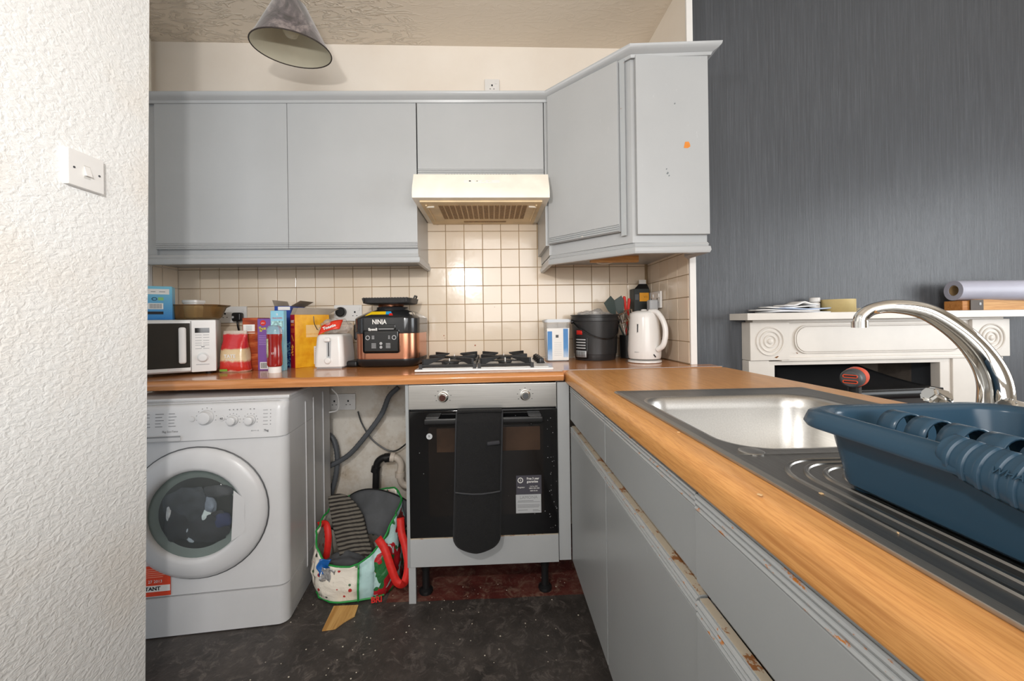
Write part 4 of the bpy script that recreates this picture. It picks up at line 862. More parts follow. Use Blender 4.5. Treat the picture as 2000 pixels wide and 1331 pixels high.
# utensils
up_=thing('utensil_pot','black pot of utensils standing behind the kettle','utensil pot',(.712,2.055,wt(.7)))
g=G(); g.lathe([(.042,0),(.044,.003),(.046,.12),(.043,.12),(.040,.01)],28); g.out('pot',BLACK,up_,ang=50)
UB=thing_base=Vector((.712,2.055,wt(.7)))
def utensil(name,label,cat,px,py,Y,m,head,hm=None,lower=.05,w=.0045,grp=None):
    top=at(px,py,Y=Y); dirx=-.02 if top.x<UB.x else .0
    t=thing(name,label,cat,tuple(top))
    base=UB+Vector((random.uniform(-.02,.02),random.uniform(-.015,.015),lower)); d=(base-top)
    g=G()
    if head=='spatula':
        u=d.normalized(); s_=Vector((0,-1,0)).cross(u).normalized()
        def pl(a,b): return u*b+s_*a
        P=[pl(-.026,.0),pl(.022,-.018),pl(.030,.010),pl(.020,.055),pl(.006,.085),pl(-.006,.085),pl(-.022,.05)]
        g.loops([[p+Vector((0,-.0015,0)) for p in P],[p+Vector((0,.0015,0)) for p in P]]); g.out('blade',m,t)
        g=G(); g.tube([u*.08,d],w,8); g.out('shaft',hm or m,t)
    elif head=='handle':
        u=d.normalized(); g.tube([u*0,u*.008,u*.05,u*.085,u*.09],[.006,.0095,.0085,.0075,.005],12,flat=.8); g.out('grip',m,t)
        g=G(); g.tube([u*.088,d],.0045,8); g.out('shaft',hm or m,t)
    elif head=='slotted':
        u=d.normalized(); s_=Vector((0,-1,0)).cross(u).normalized()
        for a in (-.02,-.007,.007,.02): g.tube([s_*a,s_*a+u*.05],.0028,6)
        g.tube([s_*-.022,s_*.022],.003,6); g.tube([s_*-.02+u*.05,s_*.02+u*.05],.003,6); g.out('slotted_head',m,t)
        g=G(); g.tube([u*.05,d],.0035,8); g.out('shaft',hm or m,t)
    return t
DG=mat('dark green grey nylon','#3f4a47',.35,var=.03)
utensil('spatula','broad dark grey spatula leaning furthest left in the utensil pot','utensil',1188,588,2.02,DG,'spatula',grp=None)
utensil('serving_spoon','dark green nylon turner, second from left in the pot','utensil',1207,586,2.035,DG,'spatula',STEELX)
utensil('whisk','wire steel utensil with looped head in front of the pot','utensil',1216,612,1.99,CHROME,'slotted')
utensil('knife','black utensil handle with red tip, left of the all-red handle','utensil',1219,579,2.05,RED,'handle',BLACK)
utensil('scissors','bright red curved handle nearest the kettle','utensil',1229,583,2.04,RED,'handle',RED)
utensil('slotted_turner','steel slotted turner head peeping over the pot beside the kettle','utensil',1226,606,2.0,CHROME,'slotted')
# black and yellow box in the corner
bx=boxthing('battery_box','tall black box with yellow label in the corner behind the kettle','box',(.755,2.085,wt(.8)),.083,.065,.365,mat('black carton','#1f2422',.5,var=.05))
y_=G().box(.030,.080,-.0008,0,.297,.343).out('yellow_label',mat('amber label','#d8930f',.45,var=.03),bx); text('V/1',y_,mat('brown ink','#8a5a10',.6,var=0),.016,(.063,-.0014,.320)); G().box(.006,.026,-.0008,0,.305,.335).out('grey_label',GREYD,bx)
g=G(); g.loops([[(.004,0,.365),(.082,0,.365),(.078,.02,.392),(.035,.02,.392)],[(.004,.001,.365),(.082,.001,.365),(.078,.021,.392),(.035,.021,.392)]]); g.out('top_flap',BLACK,bx)
g=G(); g.box(.04,.078,.03,.034,.365,.415,.0); g.out('white_flap',PAPER,bx)
# kettle
ke=thing('kettle','white plastic jug kettle on its round base near the tiled corner','kettle',(.712,1.838,wt(.71))); ke.scale=(.93,.93,1)
KW=mat('kettle white','#e4e2df',.22,var=0)
g=G(); g.lathe([(.078,0),(.082,.003),(.081,.010),(.070,.014)],48); g.out('power_base',KW,ke,ang=50)
g=G(); g.lathe([(.068,.016),(.077,.020),(.080,.035),(.081,.06),(.077,.13),(.071,.205),(.067,.226),(.060,.236),(.035,.242),(.004,.243)],48); g.out('jug',KW,ke,ang=50)
hd_=bez([(.012,-.040,.236),(.040,-.066,.232),(.062,-.090,.185),(.066,-.098,.135),(.056,-.094,.085),(.036,-.074,.062)],28)
g=G(); g.tube(hd_,[.0125]*len(hd_),12,flat=1.25); g.out('handle',KW,ke,ang=60)
g=G(); g.surf(lambda u,v:((.0795-.04*v*.15)*math.cos(R(222+5*u)),(.0795-.04*v*.15)*math.sin(R(222+5*u)),.065+.115*v),2,4); g.out('level_window',GREYD,ke,solid=.001)
g=G(); g.tube(bez([(.014,-.0805,.042),(.019,-.0808,.036),(.024,-.079,.03)],6),.003,8); g.out('switch_mark',INK,ke)
text('daewoo',ke,MGREY,.0075,(-.060,-.0545,.052),(PI/2,0,R(-48)))
g=G(); g.loops([kl(.016,.012,.238),kl(.014,.010,.247),kl(.006,.005,.249)]); g.out('lid_tab',KW,ke)
g=G(); g.loops([[(-.052,.062,.215),(-.040,.070,.215),(-.030,.055,.19),(-.055,.035,.19)],[(-.050,.058,.232),(-.038,.066,.232),(-.025,.045,.234),(-.045,.030,.234)]]); g.out('spout',KW,ke)

# ================================================ SINK
sk=thing('sink','stainless steel inset sink with square bowl and grooved drainer','sink',(0,0,.912))
SX0,SX1,SY0,SY1=.335,.878,-.05,1.095
bx0,bx1,by0,by1=.378,.800,.600,1.000; NC=8
def outer(x0,x1,y0,y1,z): 
    P=[]; 
    for cx,cy,a0 in ((x1,y1,0),(x0,y1,1),(x0,y0,2),(x1,y0,3)):
        for k in range(NC+1):
            t=k/NC
            P.append({0:(cx,cy-.0+(-.03+.03*min(1,2*t)) if t<.5 else cy) if False else (cx,cy),1:(cx,cy),2:(cx,cy),3:(cx,cy)}[a0]+(z,))
    return P
def rl_(x0,x1,y0,y1,r,z): return [(x,y,z) for x,y in rrect(x0,x1,y0,y1,r,NC)]
g=G()
L=[rl_(SX0,SX1,.56,SY1,.004,.0005),rl_(SX0+.003,SX1-.003,.56,SY1-.003,.004,.0045),rl_(SX0+.010,SX1-.010,.56,SY1-.010,.008,.0045),rl_(SX0+.016,SX1-.05,.566,SY1-.018,.02,.0025),
   rl_(bx0-.012,bx1+.012,by0-.014,by1+.014,.075,.0025)]
g.loops(L,(False,False)); g.out('sink_top',STEELD,sk,ang=30)
g=G(); g.loops([rl_(bx0-.012,bx1+.012,by0-.014,by1+.014,.075,.0025),rl_(bx0-.006,bx1+.006,by0-.007,by1+.007,.070,.0015),rl_(bx0,bx1,by0,by1,.065,-.006),rl_(bx0+.004,bx1-.004,by0+.004,by1-.004,.062,-.03),rl_(bx0+.012,bx1-.012,by0+.012,by1-.012,.060,-.135),rl_(bx0+.03,bx1-.03,by0+.03,by1-.03,.055,-.155),rl_(bx0+.06,bx1-.06,by0+.06,by1-.06,.045,-.158)],(False,True)); g.out('bowl',STEEL,sk,ang=60)
g=G(); g.lathe([(.045,-.157),(.043,-.1555),(.02,-.158)],24,(.59,.80,0)); g.out('plughole',CHROME,sk)
g=G(); g.box(SX0,SX1,SY0,.561,.0005,.0035); g.box(SX1-.008,SX1,SY0,.561,.0015,.0048,.001); dn=g.out('drainer',STEELD,sk)
g=G(); g.box(SX0-.001,SX0+.011,SY0,1.06,.001,.0052,.001); g.out('rim_strip',mk_brushed('worn rim steel','#b9b7b2',.5,.5),sk)
RIB=mk_brushed('worn rib crests','#a5a29d',.3,.4)
def U(x0,x1,yt,r,n=10):
    P=[Vector((x0,SY0+.02,.0035)),Vector((x0,yt-r-.02,.0035))]
    for k in range(n+1): a=PI-PI/2*k/n; P.append(Vector((x0+r+r*math.cos(a),yt-r+r*math.sin(a),.0035)))
    for k in range(n+1): a=PI/2-PI/2*k/n; P.append(Vector((x1-r+r*math.cos(a),yt-r+r*math.sin(a),.0035)))
    P+= [Vector((x1,SY0+.02,.0035))]; return P
for k in range(6):
    o=.019*k; g=G(); P=U(.371+o,.80-o,.535-o*.75,max(.02,.07-o*.5)); g.tube(P,.0028,8,flat=1.2); g.out('drainer_rib',RIB,dn)
g=G(); g.lathe([(.017,.0025),(.0175,.005),(.015,.0062),(.003,.0062)],28,(.382,.575,0)); g.out('tap_hole_cover',STEEL,sk)
cr=mat('food crumb','#dcb98a',.8,var=0)
for i,(px,py) in enumerate(((1605,964),(1756,1040),(1484,966),(1325,844))):
    q=at(px,py,Z=.9165 if i<2 else .913); g=G(); g.box(-.0025,.0025,-.0018,.0018,0,.0012,.0005); tag(g.out('crumb',cr),['tan crumb on the drainer below the rack corner','small brown crumb on the drainer lower down','pale crumb on the oak edge beside the sink','pale crumb where sink rim meets the oak, near the bowl'][i],'crumb',loc=(q.x,q.y,.9157 if i<2 else .912),rot=(0,0,i))
# tap
tp=thing('mixer_tap','chrome swan-neck mixer tap with lever knobs at the back of the sink','tap',(.835,.652,.9165))
g=G(); g.box(-.026,.026,-.085,.085,0,.012,.006,3); g.lathe([(.027,.01),(.027,.03),(.023,.036)],28); g.out('tap_body',CHROME,tp,ang=50)
P=[at(1946,800,Y=.652),at(1942,745,Y=.652),at(1917,695,Y=.66),at(1872,648,Y=.67),at(1810,610,Y=.685),at(1750,599,Y=.70),at(1706,604,Y=.712),at(1684,618,Y=.717),at(1679,632,Y=.718)]
P=[p-Vector((.835,.652,.9165)) for p in P]; P[0]=Vector((P[0].x,0,.03)); n=len(bez(P,48)); rr=[.0225*(1-i/(n-1))+.0092*(i/(n-1)) if i<n*.75 else .0125-.0022*((i/n-.75)/.25) for i in range(n)]
rr=[ .0235-.0125*min(1,(i/(n-1))/.72) for i in range(n)]
g=G(); g.tube(bez(P,48),rr,20); g.out('spout',CHROME,tp,ang=60)
e=P[-1]; G().cyl(e+Vector((0,0,.004)),e-Vector((.0,0,.008)),.0128).out('aerator',CHROME,tp)
for s in (1,-1):
    g=G(); g.lathe([(.016,.010),(.018,.02),(.014,.03)],20,(0,s*.055,0)); g.out('valve',CHROME,tp)
    g=G(); b=bmesh.new(); bmesh.ops.create_cone(b,segments=6,radius1=.023,radius2=.016,depth=.032,cap_ends=True); bmesh.ops.bevel(b,geom=list(b.edges),offset=.004,segments=3,affect='EDGES'); g.add(b,Matrix.Translation((-.012,s*.055,.046))@Matrix.Rotation(R(-62),4,'Y')); g.out('tap_knob',CHROME,tp,ang=30)

# ================================================ DISH RACK
rk=thing('dish_rack','dark blue plastic dish drainer with ribbed rim standing on the sink drainer','dish rack',(0,0,.9165))
x0,x1,y0,y1=.402,.605,.04,.455
def rloop(d,z,r=.028,dip=0): 
    L=[]
    for x,y in rrect(x0-d,x1+d,y0-d,y1+d,max(.006,r+d*.6),8): L.append((x,y,z))
    return L
g=G()
RH=.088
g.loops([rloop(-.004,.006,.022),rloop(0,.010),rloop(.010,.062),rloop(.014,RH-.012),rloop(.020,RH-.008),rloop(.032,RH-.018),rloop(.034,RH-.014),rloop(.030,RH-.003),rloop(.020,RH+.001),rloop(.010,RH-.001),rloop(.007,RH-.006),rloop(-.002,.014),rloop(-.010,.010,.02)]); g.out('tray',RACK,rk,ang=50)
# drooping ribbed grip along the near long side
yg0,yg1=.06,.318
def grip(u,v):
    y=yg0+(yg1-yg0)*u; s=math.sin(PI*min(1,max(0,(u))))**.55
    rib=.0016*(1 if math.sin(u*2*PI*24)>.72 else 0)*(1 if 0.05<v<.95 else 0)
    a=R(100+110*v); rx=.021+.004*s+rib; rz=.014+.010*s+rib
    return (x0-.010+rx*math.cos(a),y,RH-.014*s-.004+(rz*math.sin(a))-.004*s*v)
g=G(); g.surf(grip,288,14); g.out('ribbed_grip',RACK,rk,ang=25,solid=.002)
q=grip(.80,.50); text('WHAM',rk,RACK,.008,(q[0]-.0012,q[1],q[2]+.002),(R(52),0,R(-90)),ext=.0003)
for k in range(12):
    y=.432-k*.030
    g=G(); rad=.0185
    def arch(u,v,y=y): a=R(-15+210*u); return (.452+rad*math.cos(a),y-.020*v,.071+rad*math.sin(a)*1.1)
    g.surf(arch,14,3)
    g.surf(lambda u,v,y=y:(.452+(rad if v<.5 else -rad)*(1),y-.020*u,.010+.055*(abs(v-.5)*2)),2,1) if False else None
    for s in (-1,1): g.surf(lambda u,v,s=s,y=y:(.452+s*rad*.99,y-.020*v,.012+.060*u),2,1)
    g.out('plate_divider',RACK,rk,ang=50,solid=.0022)
for x,y in ((x0+.02,y0+.02),(x0+.02,y1-.02),(x1-.02,y0+.02),(x1-.02,y1-.02)): g=G(); g.lathe([(.010,0),(.012,.009)],12,(x,y,0)); g.out('foot',RACK,rk)
sg_=thing('sponge','pale yellow-green sponge tucked behind the first rack divider','sponge',(.445,.425,.9275)); G().box(-.015,.012,.010,.022,0,.060,.004).out('sponge_block',mat('yellow green foam','#cdd06a',.9,var=.1,vs=80),sg_)

# ================================================ SHOPPING BAG AND CONTENTS
bg=thing('shopping_bag','large festive woven shopping bag slumped open on the floor beside the washing machine','bag',(-.585,1.76,0))
def spots(name,base,cols,scale=26,den=.2):
    t=NT(name); v=t.n('TexVoronoi'); v.inputs['Scale'].default_value=scale; t.l(t.tc.outputs['Object'],v.inputs['Vector'])
    k=t.ramp(v.outputs['Distance'],[(den,(1,1,1)),(den+.03,(0,0,0))]); sp=t.n('SeparateColor'); t.l(v.outputs['Color'],sp.inputs[0])
    x=t.n('ValToRGB'); x.color_ramp.interpolation='CONSTANT'; e=x.color_ramp.elements
    while len(e)<len(cols): e.new(.5)
    for i,c in enumerate(cols): e[i].position=i/len(cols); e[i].color=srgb(c)
    t.l(sp.outputs[0],x.inputs[0]); t.color(t.mix(k,srgb(base),x.outputs[0])); t.set(rough=.38,coat=.1); t.bump(t.noise(14,4,dist=1),.6,.012); return t.m
BAGW=spots('white spotted woven plastic','#e4ddd0',['#4d6a4e','#b52a2c','#e4ddd0','#4a4a46','#e4ddd0'],38,.26)
t=NT('pale aqua print with red green patches'); n=t.noise(11,3,dist=.8); n2=t.noise(12,2,t.coord((1,1,1),rot=(1,1,0)),dist=.6)
c=t.mix(t.ramp(n,[(.52,(0,0,0)),(.53,(1,1,1))]),srgb('#b8d8d6'),srgb('#b3202a')); c=t.mix(t.ramp(n2,[(.56,(0,0,0)),(.57,(1,1,1))]),c,srgb('#2d6b3a')); 
n3=t.noise(8,2,t.coord((1,1,1),rot=(0,2,1))); c=t.mix(t.ramp(n3,[(.62,(0,0,0)),(.63,(1,1,1))]),c,srgb('#e3dccf'))
t.color(c); t.set(rough=.35,coat=.1); t.bump(t.noise(14,4,dist=1),.6,.012); BAGA=t.m
AQUA=mat('plain aqua woven plastic','#b5d6d5',.38,var=.04,bump=.5,bs=16,bd=.01); GRN=mat('green piping','#1f8a3c',.5,var=0); REDW=mat('red webbing','#cf261f',.55,var=.06,vs=60)
NB=60
def bagpt(k,v):
    """v=0 floor .. 1 rim ; k angle"""
    a=2*PI*k/NB; ca,sa=math.cos(a),math.sin(a)
    ex,ey=.180,.150
    x=ex*math.copysign(abs(ca)**.7,ca); y=ey*math.copysign(abs(sa)**.7,sa)
    T=[(0,.30),(8,.345),(15,.32),(22,.30),(30,.275),(37,.20),(41,.14),(45,.135),(49,.185),(53,.255),(57,.30),(60,.30)]
    for (k0,r0_),(k1,r1_) in zip(T,T[1:]):
        if k0<=k%60<=k1: rim=r0_+(r1_-r0_)*((k%60)-k0)/(k1-k0)
    z=rim*v
    bul=1+.10*math.sin(PI*min(1,v*1.15))+.045*noise.noise(Vector((ca*2.2,sa*2.2,v*3)))-.10*v*(1 if sa>-.3 else .4)
    bul+=.045*noise.noise(Vector((ca*5,sa*5,v*9+3)))
    return Vector((x*bul*(.92+.08*v)+.012*v*0,y*bul-.02*v*0,z+.004))
def bagpart(name,k0,k1,m,flip=False):
    g=G(); NV=16
    V=[[g.bm.verts.new(bagpt(k,j/NV)) for j in range(NV+1)] for k in range(k0,k1+1)]
    for i in range(len(V)-1):
        for j in range(NV): g.bm.faces.new((V[i][j],V[i+1][j],V[i+1][j+1],V[i][j+1]))
    return g.out(name,m,bg,solid=.003,ang=80)
# k: 0 = +x (right), 15 = back, 30 = left, 45 = front
bagpart('side_panel',49,67,BAGA); bagpart('back_panel',7,25,BAGW); bagpart('side_panel',25,37,BAGW)
bagpart('front_panel',37,46,BAGW); bagpart('front_panel',46,49,AQUA)
g=G(); g.loops([[bagpt(k,0) for k in range(NB)],[bagpt(k,0)+Vector((0,0,.003)) for k in range(NB)]]); g.out('base_sheet',BAGW,bg)
g=G(); g.tube([bagpt(k,1) for k in range(NB)],.004,6,closed=True); g.out('rim_piping',GRN,bg)
g=G(); g.tube([bagpt(k,.03)+Vector((0,-.003,.002)) for k in range(30,53)],.004,6); g.out('base_piping',GRN,bg)
for kk in (46,):
    g=G(); g.tube([bagpt(kk,j/16)+Vector((.0,-.004,0)) for j in range(17)],.0038,6); g.out('corner_piping',GRN,bg)
def strap(P,w,wd=(0,0,1)):
    P=bez(P,40); g=G(); wd=Vector(wd); V=[]
    for i,p in enumerate(P):
        d=(P[min(i+1,len(P)-1)]-P[max(i-1,0)]).normalized(); s=d.cross(Vector((.25,-1,.15))).normalized()
        V.append([p+s*w/2,p-s*w/2])
    V=[[g.bm.verts.new(q) for q in r_] for r_ in V]
    for a,b in zip(V,V[1:]): g.bm.faces.new((a[0],b[0],b[1],a[1]))
    return g
o=Vector((.585,-1.76,0))
def bp(px,py,Y): return at(px,py,Y=Y)+o
strap([bp(738,1052,1.64),bp(752,1075,1.615),bp(764,1110,1.60),bp(776,1138,1.595),bp(790,1138,1.60),bp(797,1105,1.62),bp(792,1070,1.65),bp(784,1040,1.68),bp(782,1012,1.70)],.030).out('carry_strap',REDW,bg,solid=.003)
strap([bp(622,1026,1.75),bp(636,1024,1.72),bp(641,1045,1.70),bp(640,1070,1.695),bp(636,1095,1.70)],.026).out('carry_strap',REDW,bg,solid=.003)
# red lettering fragment on the bag foot
text('BRI',bg,REDW,.03,(.112,-.172,.022),(R(84),0,R(10)),bold=.001)
STR=NT('grey black ribbed stripes'); wv=STR.n('TexWave'); wv.wave_type='BANDS'; wv.bands_direction='Z'; wv.inputs['Scale'].default_value=22; wv.inputs['Distortion'].default_value=1.2; STR.l(STR.tc.outputs['Object'],wv.inputs['Vector'])
STR.color(STR.ramp(wv.outputs['Fac'],[(.25,srgb('#26221f')),(.6,srgb('#6c675e'))])); STR.set(rough=.9)
st=thing('mat','ribbed grey and black striped mat curling out of the shopping bag','mat',(-.640,1.72,0))
def ribm(u,v):
    x=-.085+.150*u-.03*v+.02*v*v; z=.105+.255*v-.04*(u-.3)**2*4*v-.03*u; y=-.035+.10*v+.02*math.sin(u*3)+.0035*math.sin(v*2*PI*18)
    return (x+.085*(1-v),y,z+.0035*math.cos(v*2*PI*18))
g=G(); g.surf(ribm,14,220); g.out('striped_sheet',STR.m,st,solid=.007,ang=80)
wt_=thing('wetsuit','dark grey neoprene piece with black seams fanned out of the shopping bag','wetsuit',(-.55,1.83,0))
def neo(u,v):
    a=R(168-150*u); rr_=.05+.155*v; return (.0+rr_*math.cos(a)*1.05,.03-.09*(1-v)+.025*math.sin(u*7)*v,.135+rr_*math.sin(a)*1.05)
NEO=mat('grey neoprene','#4c4e51',.75,var=.1,vs=14,bump=.2,bs=40,bd=.004)
g=G(); g.surf(neo,30,14); g.out('neoprene_sheet',NEO,wt_,solid=.008,ang=80)
g=G(); g.tube([neo(i/30,1) for i in range(31)],.005,6); g.tube([neo(.52,j/14) for j in range(15)],.004,6); g.tube([neo(0,j/14) for j in range(15)],.005,6); g.out('seam_tape',BLACK,wt_)
nb=thing('cloth','crumpled dark grey cloth stuffed low in the front of the bag','cloth',(-.640,1.70,.02))
g=G(); crum(g,.105,.06,.07,.055,1.7,.2); g.out('cloth_lump',NEO,nb,ang=70)
bp_=thing('wrapper','small blue and silver wrapper hanging over the front rim of the bag','wrapper',tuple(at(634,1108,Y=1.615)),R(10))
g=G(); g.surf(lambda u,v:(-.025+.045*u+.006*math.sin(v*8),-.006*math.sin(u*5+v*4),-.03+.06*v),8,8); g.out('blue_film',mat('blue film','#1e5fa8',.25,var=.1,vs=60),bp_,solid=.001)
g=G(); g.surf(lambda u,v:(-.020+.05*u+.012*v,-.008-.005*math.sin(u*9+v*6),-.045+.05*v-.02*u),8,8); g.out('silver_film',mat('silver film','#cfcfd0',.25,.6,var=.3,vs=90),bp_,solid=.001)

# ================================================ BITS ON THE FLOOR
P=[at(a,b,Z=0) for a,b in ((629,1234),(652,1186),(700,1184),(693,1205),(672,1217),(655,1230))]
g=G(); g.loops([[(p.x,p.y,0.0) for p in P],[(p.x,p.y,.004) for p in P]]); tag(g.out('board_scrap',mk_wood('worn tan board','#cfa362','#a87738',.6,.7,'y',0)),'torn tan scrap of board on the floor in front of the bag','scrap')
CRM=mat('pale crumb','#cfc6b6',.9,var=.1)
g=G(); rnd=random.Random(3)
for k in range(90):
    x=rnd.uniform(-.8,.33); y=rnd.uniform(1.25,1.72); s=rnd.uniform(.0008,.0022); g.box(x-s,x+s,y-s*.7,y+s*.7,0,s*.8)
o=g.out('crumbs',CRM); o['kind']='stuff'; o['label']='pale crumbs and plaster grit scattered over the floor'; o['category']='crumbs'

# ================================================ FIREPLACE
fpz=thing('fireplace_surround','white painted fireplace surround with roundels against the dark wall','fireplace',(2.04,2.07,0))
g=G(); g.loops([[(-.774,.0,1.104),(.80,.0,1.104),(.80,-.150,1.104),(-.774,-.150,1.104)],[(-.774,.0,1.138),(.80,.0,1.138),(.80,-.150,1.138),(-.774,-.150,1.138)]]); g.out('mantel_shelf',FIREW,fpz)
G().box(-.69,.69,-.062,0,1.085,1.104,.004).out('shelf_moulding',FIREW,fpz)
for s in (-1,1):
    xc=s*.605
    G().box(xc-.105,xc+.105,-.072,0,.893,1.092,.003).out('corner_block',FIREW,fpz)
    for r,h in ((.072,.006),(.052,.010),(.030,.014)):
        g=G(); g.tube([(r*math.cos(a),0,r*math.sin(a)) for a in [2*PI*k/36 for k in range(36)]],.0045,8,closed=True); g.out('roundel_ring',FIREW,fpz,loc=(xc,-.073,.992))
    g=G(); g.lathe([(.016,0),(.012,.006),(.004,.009)],20); g.xf(Matrix.Rotation(PI/2,4,'X')); g.out('roundel_boss',FIREW,fpz,loc=(xc,-.072,.992))
    a,b=((-.71,-.60) if s<0 else (.405,.69)); G().box(a,b,-.058,0,0,.892,.004).out('pilaster',FIREW,fpz)
    a,b=((-.60,-.564) if s<0 else (.345,.405)); G().box(a,b,-.048,0,0,.866,.003).out('inner_slip',FIREW,fpz)
G().box(-.498,.498,-.056,0,.905,1.088,.002).out('frieze',FIREW,fpz)
g=G(); g.prism(rrect(-.455,.455,.935,1.062,.055,8),'y',-.064,-.055); g.out('frieze_panel',FIREW,fpz)
g=G(); g.tube([(x,-.062,z) for x,z in rrect(-.462,.462,.928,1.069,.060,8)],.004,6,closed=True); g.out('panel_bead',FIREW,fpz)
G().box(-.54,.54,-.066,0,.885,.906,.004).out('frieze_rail',FIREW,fpz); G().box(-.60,.405,-.048,0,.864,.886,.002).out('lintel',FIREW,fpz)
chip=mat('brown chip','#8a5f3c',.8,var=0)
q=at(1517,698,Y=1.997); blob(fpz,'paint_chip',chip,q.x-2.04,-.0723,q.z,[(-1,-.2),(0,-.5),(1,.3),(.4,.5)],.012); q=at(1558,690,Y=2.0); blob(fpz,'paint_chip',chip,q.x-2.04,-.0655,q.z,[(-1,.6),(0,-.5),(1,-.6),(.2,.2)],.007)
# black cast fire canopy in the opening
fc=thing('fire_canopy','black flared fire canopy inside the fireplace opening','fire canopy',(2.0,2.0,0))
def can(u,v):
    x=-.46+.75*u+(.0+.0)*v; zt=.848; zf=.735-.012*(1-u)
    k=v**1.6; x=(-.46+(.50 if True else 0)*u)*(1-v)+v*(-.50+.84*u); return (x,.16-.19*v,zt+(zf-zt)*(1-(1-v)**1.5))
g=G(); g.surf(can,16,12); g.surf(lambda u,v:(can(u,1)[0],can(u,1)[1]+.002,can(u,1)[2]-.045*v),16,2); g.out('hood_plate',BLACK,fc,solid=.006,ang=40)
G().box(-.44,.30,-.02,.15,.602,.690).out('firebox_face',mat('dark brown iron','#2e2825',.6,var=.1),fc)
G().box(-.46,.32,-.01,.16,.0,.60).out('stove_body',BLACK,fc)
# low black table just behind the peninsula carrying the drill
tb=thing('side_table','low black table tucked behind the worktop under the drill','table',(1.22,1.30,0))
G().box(-.17,.17,-.15,.15,.695,.72,.003).out('table_top',BLACK,tb)
for sx in (-1,1):
    for sy in (-1,1): G().box(sx*.15-.015,sx*.15+.015,sy*.13-.015,sy*.13+.015,0,.695).out('leg',BLACK,tb)
dl_=thing('cordless_drill','black and orange cordless drill standing behind the worktop edge','drill',(1.238,1.31,.72),R(-54)); dl_.scale=(.84,.84,.84)
ORR=mat('orange rubber','#e2512c',.4,var=.04)
g=G(); g.box(-.04,.04,-.05,.06,0,.055,.010,3); g.out('battery',BLACK,dl_)
g=G(); P=rrect(-.019,.019,-.03,.025,.014,5); g.loops([[(x,y*1.1,.05) for x,y in P],[(x*.9,y*.9,.12) for x,y in P],[(x,y,.185) for x,y in P]]); g.out('grip',BLACK,dl_,ang=60)
g=G(); L=[]
for y,r in ((-.075,.026),(-.070,.033),(-.055,.037),(.0,.038),(.05,.036),(.075,.030)): L.append([(r*math.cos(a),y,.222+r*math.sin(a)) for a in [2*PI*k/28 for k in range(28)]])
g.loops(L); g.out('motor_housing',GREYD,dl_,ang=50)
for z in (.211,.233):
    g=G(); g.tube([(x,-.0765,zz) for x,zz in rrect(-.022,.022,z-.005,z+.005,.0045,4)],.0018,6,closed=True); g.out('vent_outline',ORR,dl_)
    G().box(-.020,.020,-.0765,-.074,z-.0022,z+.0022).out('vent_slot',INK,dl_)
g=G(); L=[]
for y,r in ((-.015,.0385),(.0,.0400),(.03,.0405),(.05,.038)): L.append([(r*math.cos(a),y,.222+r*math.sin(a)) for a in [2*PI*k/28 for k in range(28)]])
g.loops(L); g.out('orange_band',ORR,dl_,ang=50)
g=G(); g.loops([[(r*math.cos(a),y,.222+r*math.sin(a)) for a in [2*PI*k/24 for k in range(24)]] for y,r in ((.075,.026),(.10,.024),(.13,.016))]); g.out('chuck',GREYD,dl_,ang=50)

# mantel clutter
MZ=1.1385
for i,(px,w,d,rz,z,lab,c) in enumerate(((1.55,.34,.10,4,.001,'bottom sheet of the paper pile on the mantel, edges frayed','#dfe0e4'),(1.50,.30,.09,-6,.009,'white folded letter sticking out left of the paper pile','#ecebea'),(1.60,.30,.09,8,.017,'bluish sheet reaching right toward the tape roll','#b7c6de'),(1.52,.24,.085,-3,.026,'crumpled white sheet in the middle of the paper pile','#eeedec'),(1.57,.20,.08,10,.036,'topmost peaked white paper of the pile on the mantel','#f2f1f0'))):
    t=thing('letter',lab,'paper',(px,1.99,MZ+z),R(rz),'papers piled on the mantel shelf')
    g=G(); g.surf(lambda u,v,i=i,w=w,d=d:((u-.5)*w,(v-.5)*d,.004+.0035*math.sin(u*5+i)+(.014*max(0,1-abs(u-.55)*4) if i==4 else 0)),16,4); g.out('sheet',mat('paper %d'%i,c,.7,var=.02),t,solid=.006,ang=60)
t=thing('pill_bottle','small white capped bottle beside the tan tape roll','bottle',(1.70,2.025,MZ)); g=G(); g.lathe([(.022,0),(.023,.003),(.023,.05),(.016,.056)],24); g.out('bottle_body',WHITEP,t,ang=50); g=G(); g.lathe([(.024,.056),(.024,.076),(.021,.079)],24); g.out('cap',WHITEP,t,ang=50)
t=thing('tape_roll','wide tan masking tape roll standing flat on the mantel','tape',(1.80,1.995,MZ)); TAN=mat('tan tape','#d3bd84',.6,var=.03)
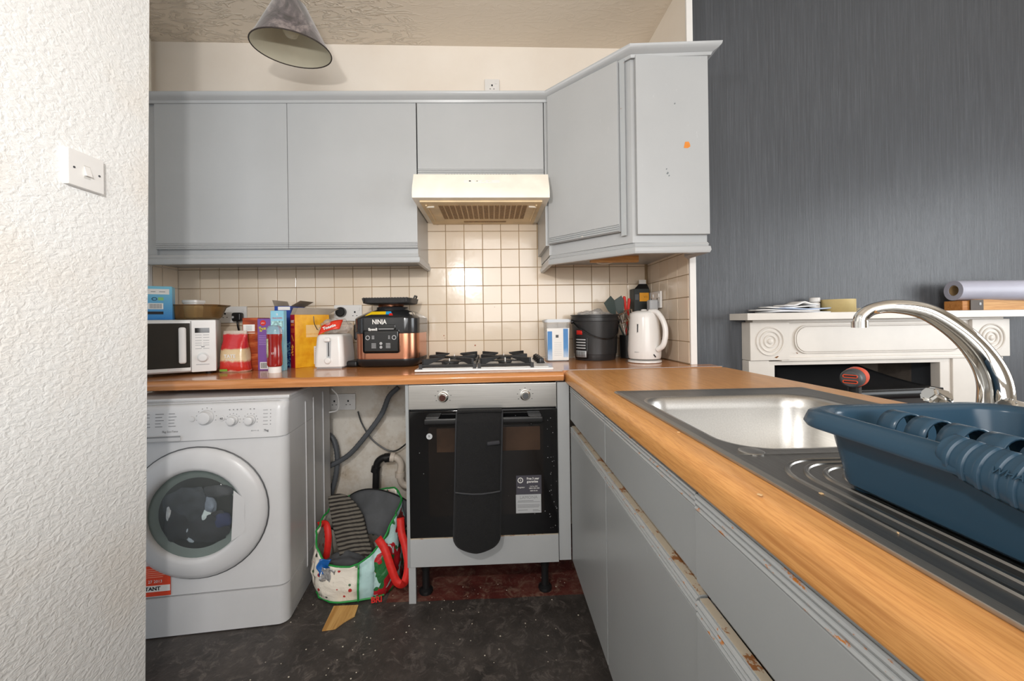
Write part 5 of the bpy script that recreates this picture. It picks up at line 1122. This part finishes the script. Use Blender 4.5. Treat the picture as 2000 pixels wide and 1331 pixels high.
g=G(); g.lathe([(.072,0),(.072,.066),(.052,.066),(.052,.0)],40,close=(False,False)); g.bm.verts.ensure_lookup_table(); g.out('roll',TAN,t,ang=50,solid=.001)
t=thing('card_packet','thin white and red packet right of the tape roll','packet',(1.945,2.00,MZ)); G().box(-.045,.045,-.03,.03,0,.020,.002).out('packet_body',PAPER,t); G().box(-.04,.04,-.0308,-.030,.004,.009).out('red_stripe',RED,t)
t=thing('timber_offcut','pale pine block with inset black plate under the wallpaper roll','timber',(2.62,1.99,MZ))
G().box(-.14,.34,-.05,.04,0,.056,.004).out('pine_block',RAWW,t); G().box(-.20,-.14,-.045,.04,0,.050,.004).out('pine_end',mk_wood('orange pine','#c98a4a','#a9692f',.8,.6,'x',0),t); g=G(); g.box(-.165,-.095,-.053,-.049,.001,.054,.001); pp=g.out('black_plate',mat('dark plate','#4a4038',.5,.3,var=.05),t)
g=G(); g.box(-.120,-.108,-.055,-.052,.026,.040,.002); g.out('latch',LGREY,pp)
t=thing('wallpaper_roll','pale lilac roll of wallpaper lying across the pine block','roll',(2.42,1.985,MZ+.056+.037)); LIL=mat('pale lilac vinyl','#bcbccb',.4,var=.05,vs=5)
g=G(); L=[]
for x,r in ((0,.052),(.5,.052)): L.append([(x,r*math.cos(a),.012+r*math.sin(a)*1) for a in [2*PI*k/36 for k in range(36)]])
L.append([(.5,.028*math.cos(a),.012+.028*math.sin(a)) for a in [2*PI*k/36 for k in range(36)]]); L.append([(0,.028*math.cos(a),.012+.028*math.sin(a)) for a in [2*PI*k/36 for k in range(36)]]); L.append(L[0])
g.loops(L,(False,False)); g.xf(Matrix.Rotation(R(-9),4,'Z')@Matrix.Rotation(R(1),4,'Y')); g.out('rolled_sheet',LIL,t,ang=50)
g=G(); g.loops([[(x,r*math.cos(a),.012+r*math.sin(a)) for a in [2*PI*k/30 for k in range(30)]] for x,r in ((.004,.027),(.49,.027),(.49,.024),(.004,.024),(.004,.027))],(False,False)); g.xf(Matrix.Rotation(R(-9),4,'Z')@Matrix.Rotation(R(1),4,'Y')); g.out('card_core',mat('brown card core','#a58a63',.8,var=.05),t,ang=50)
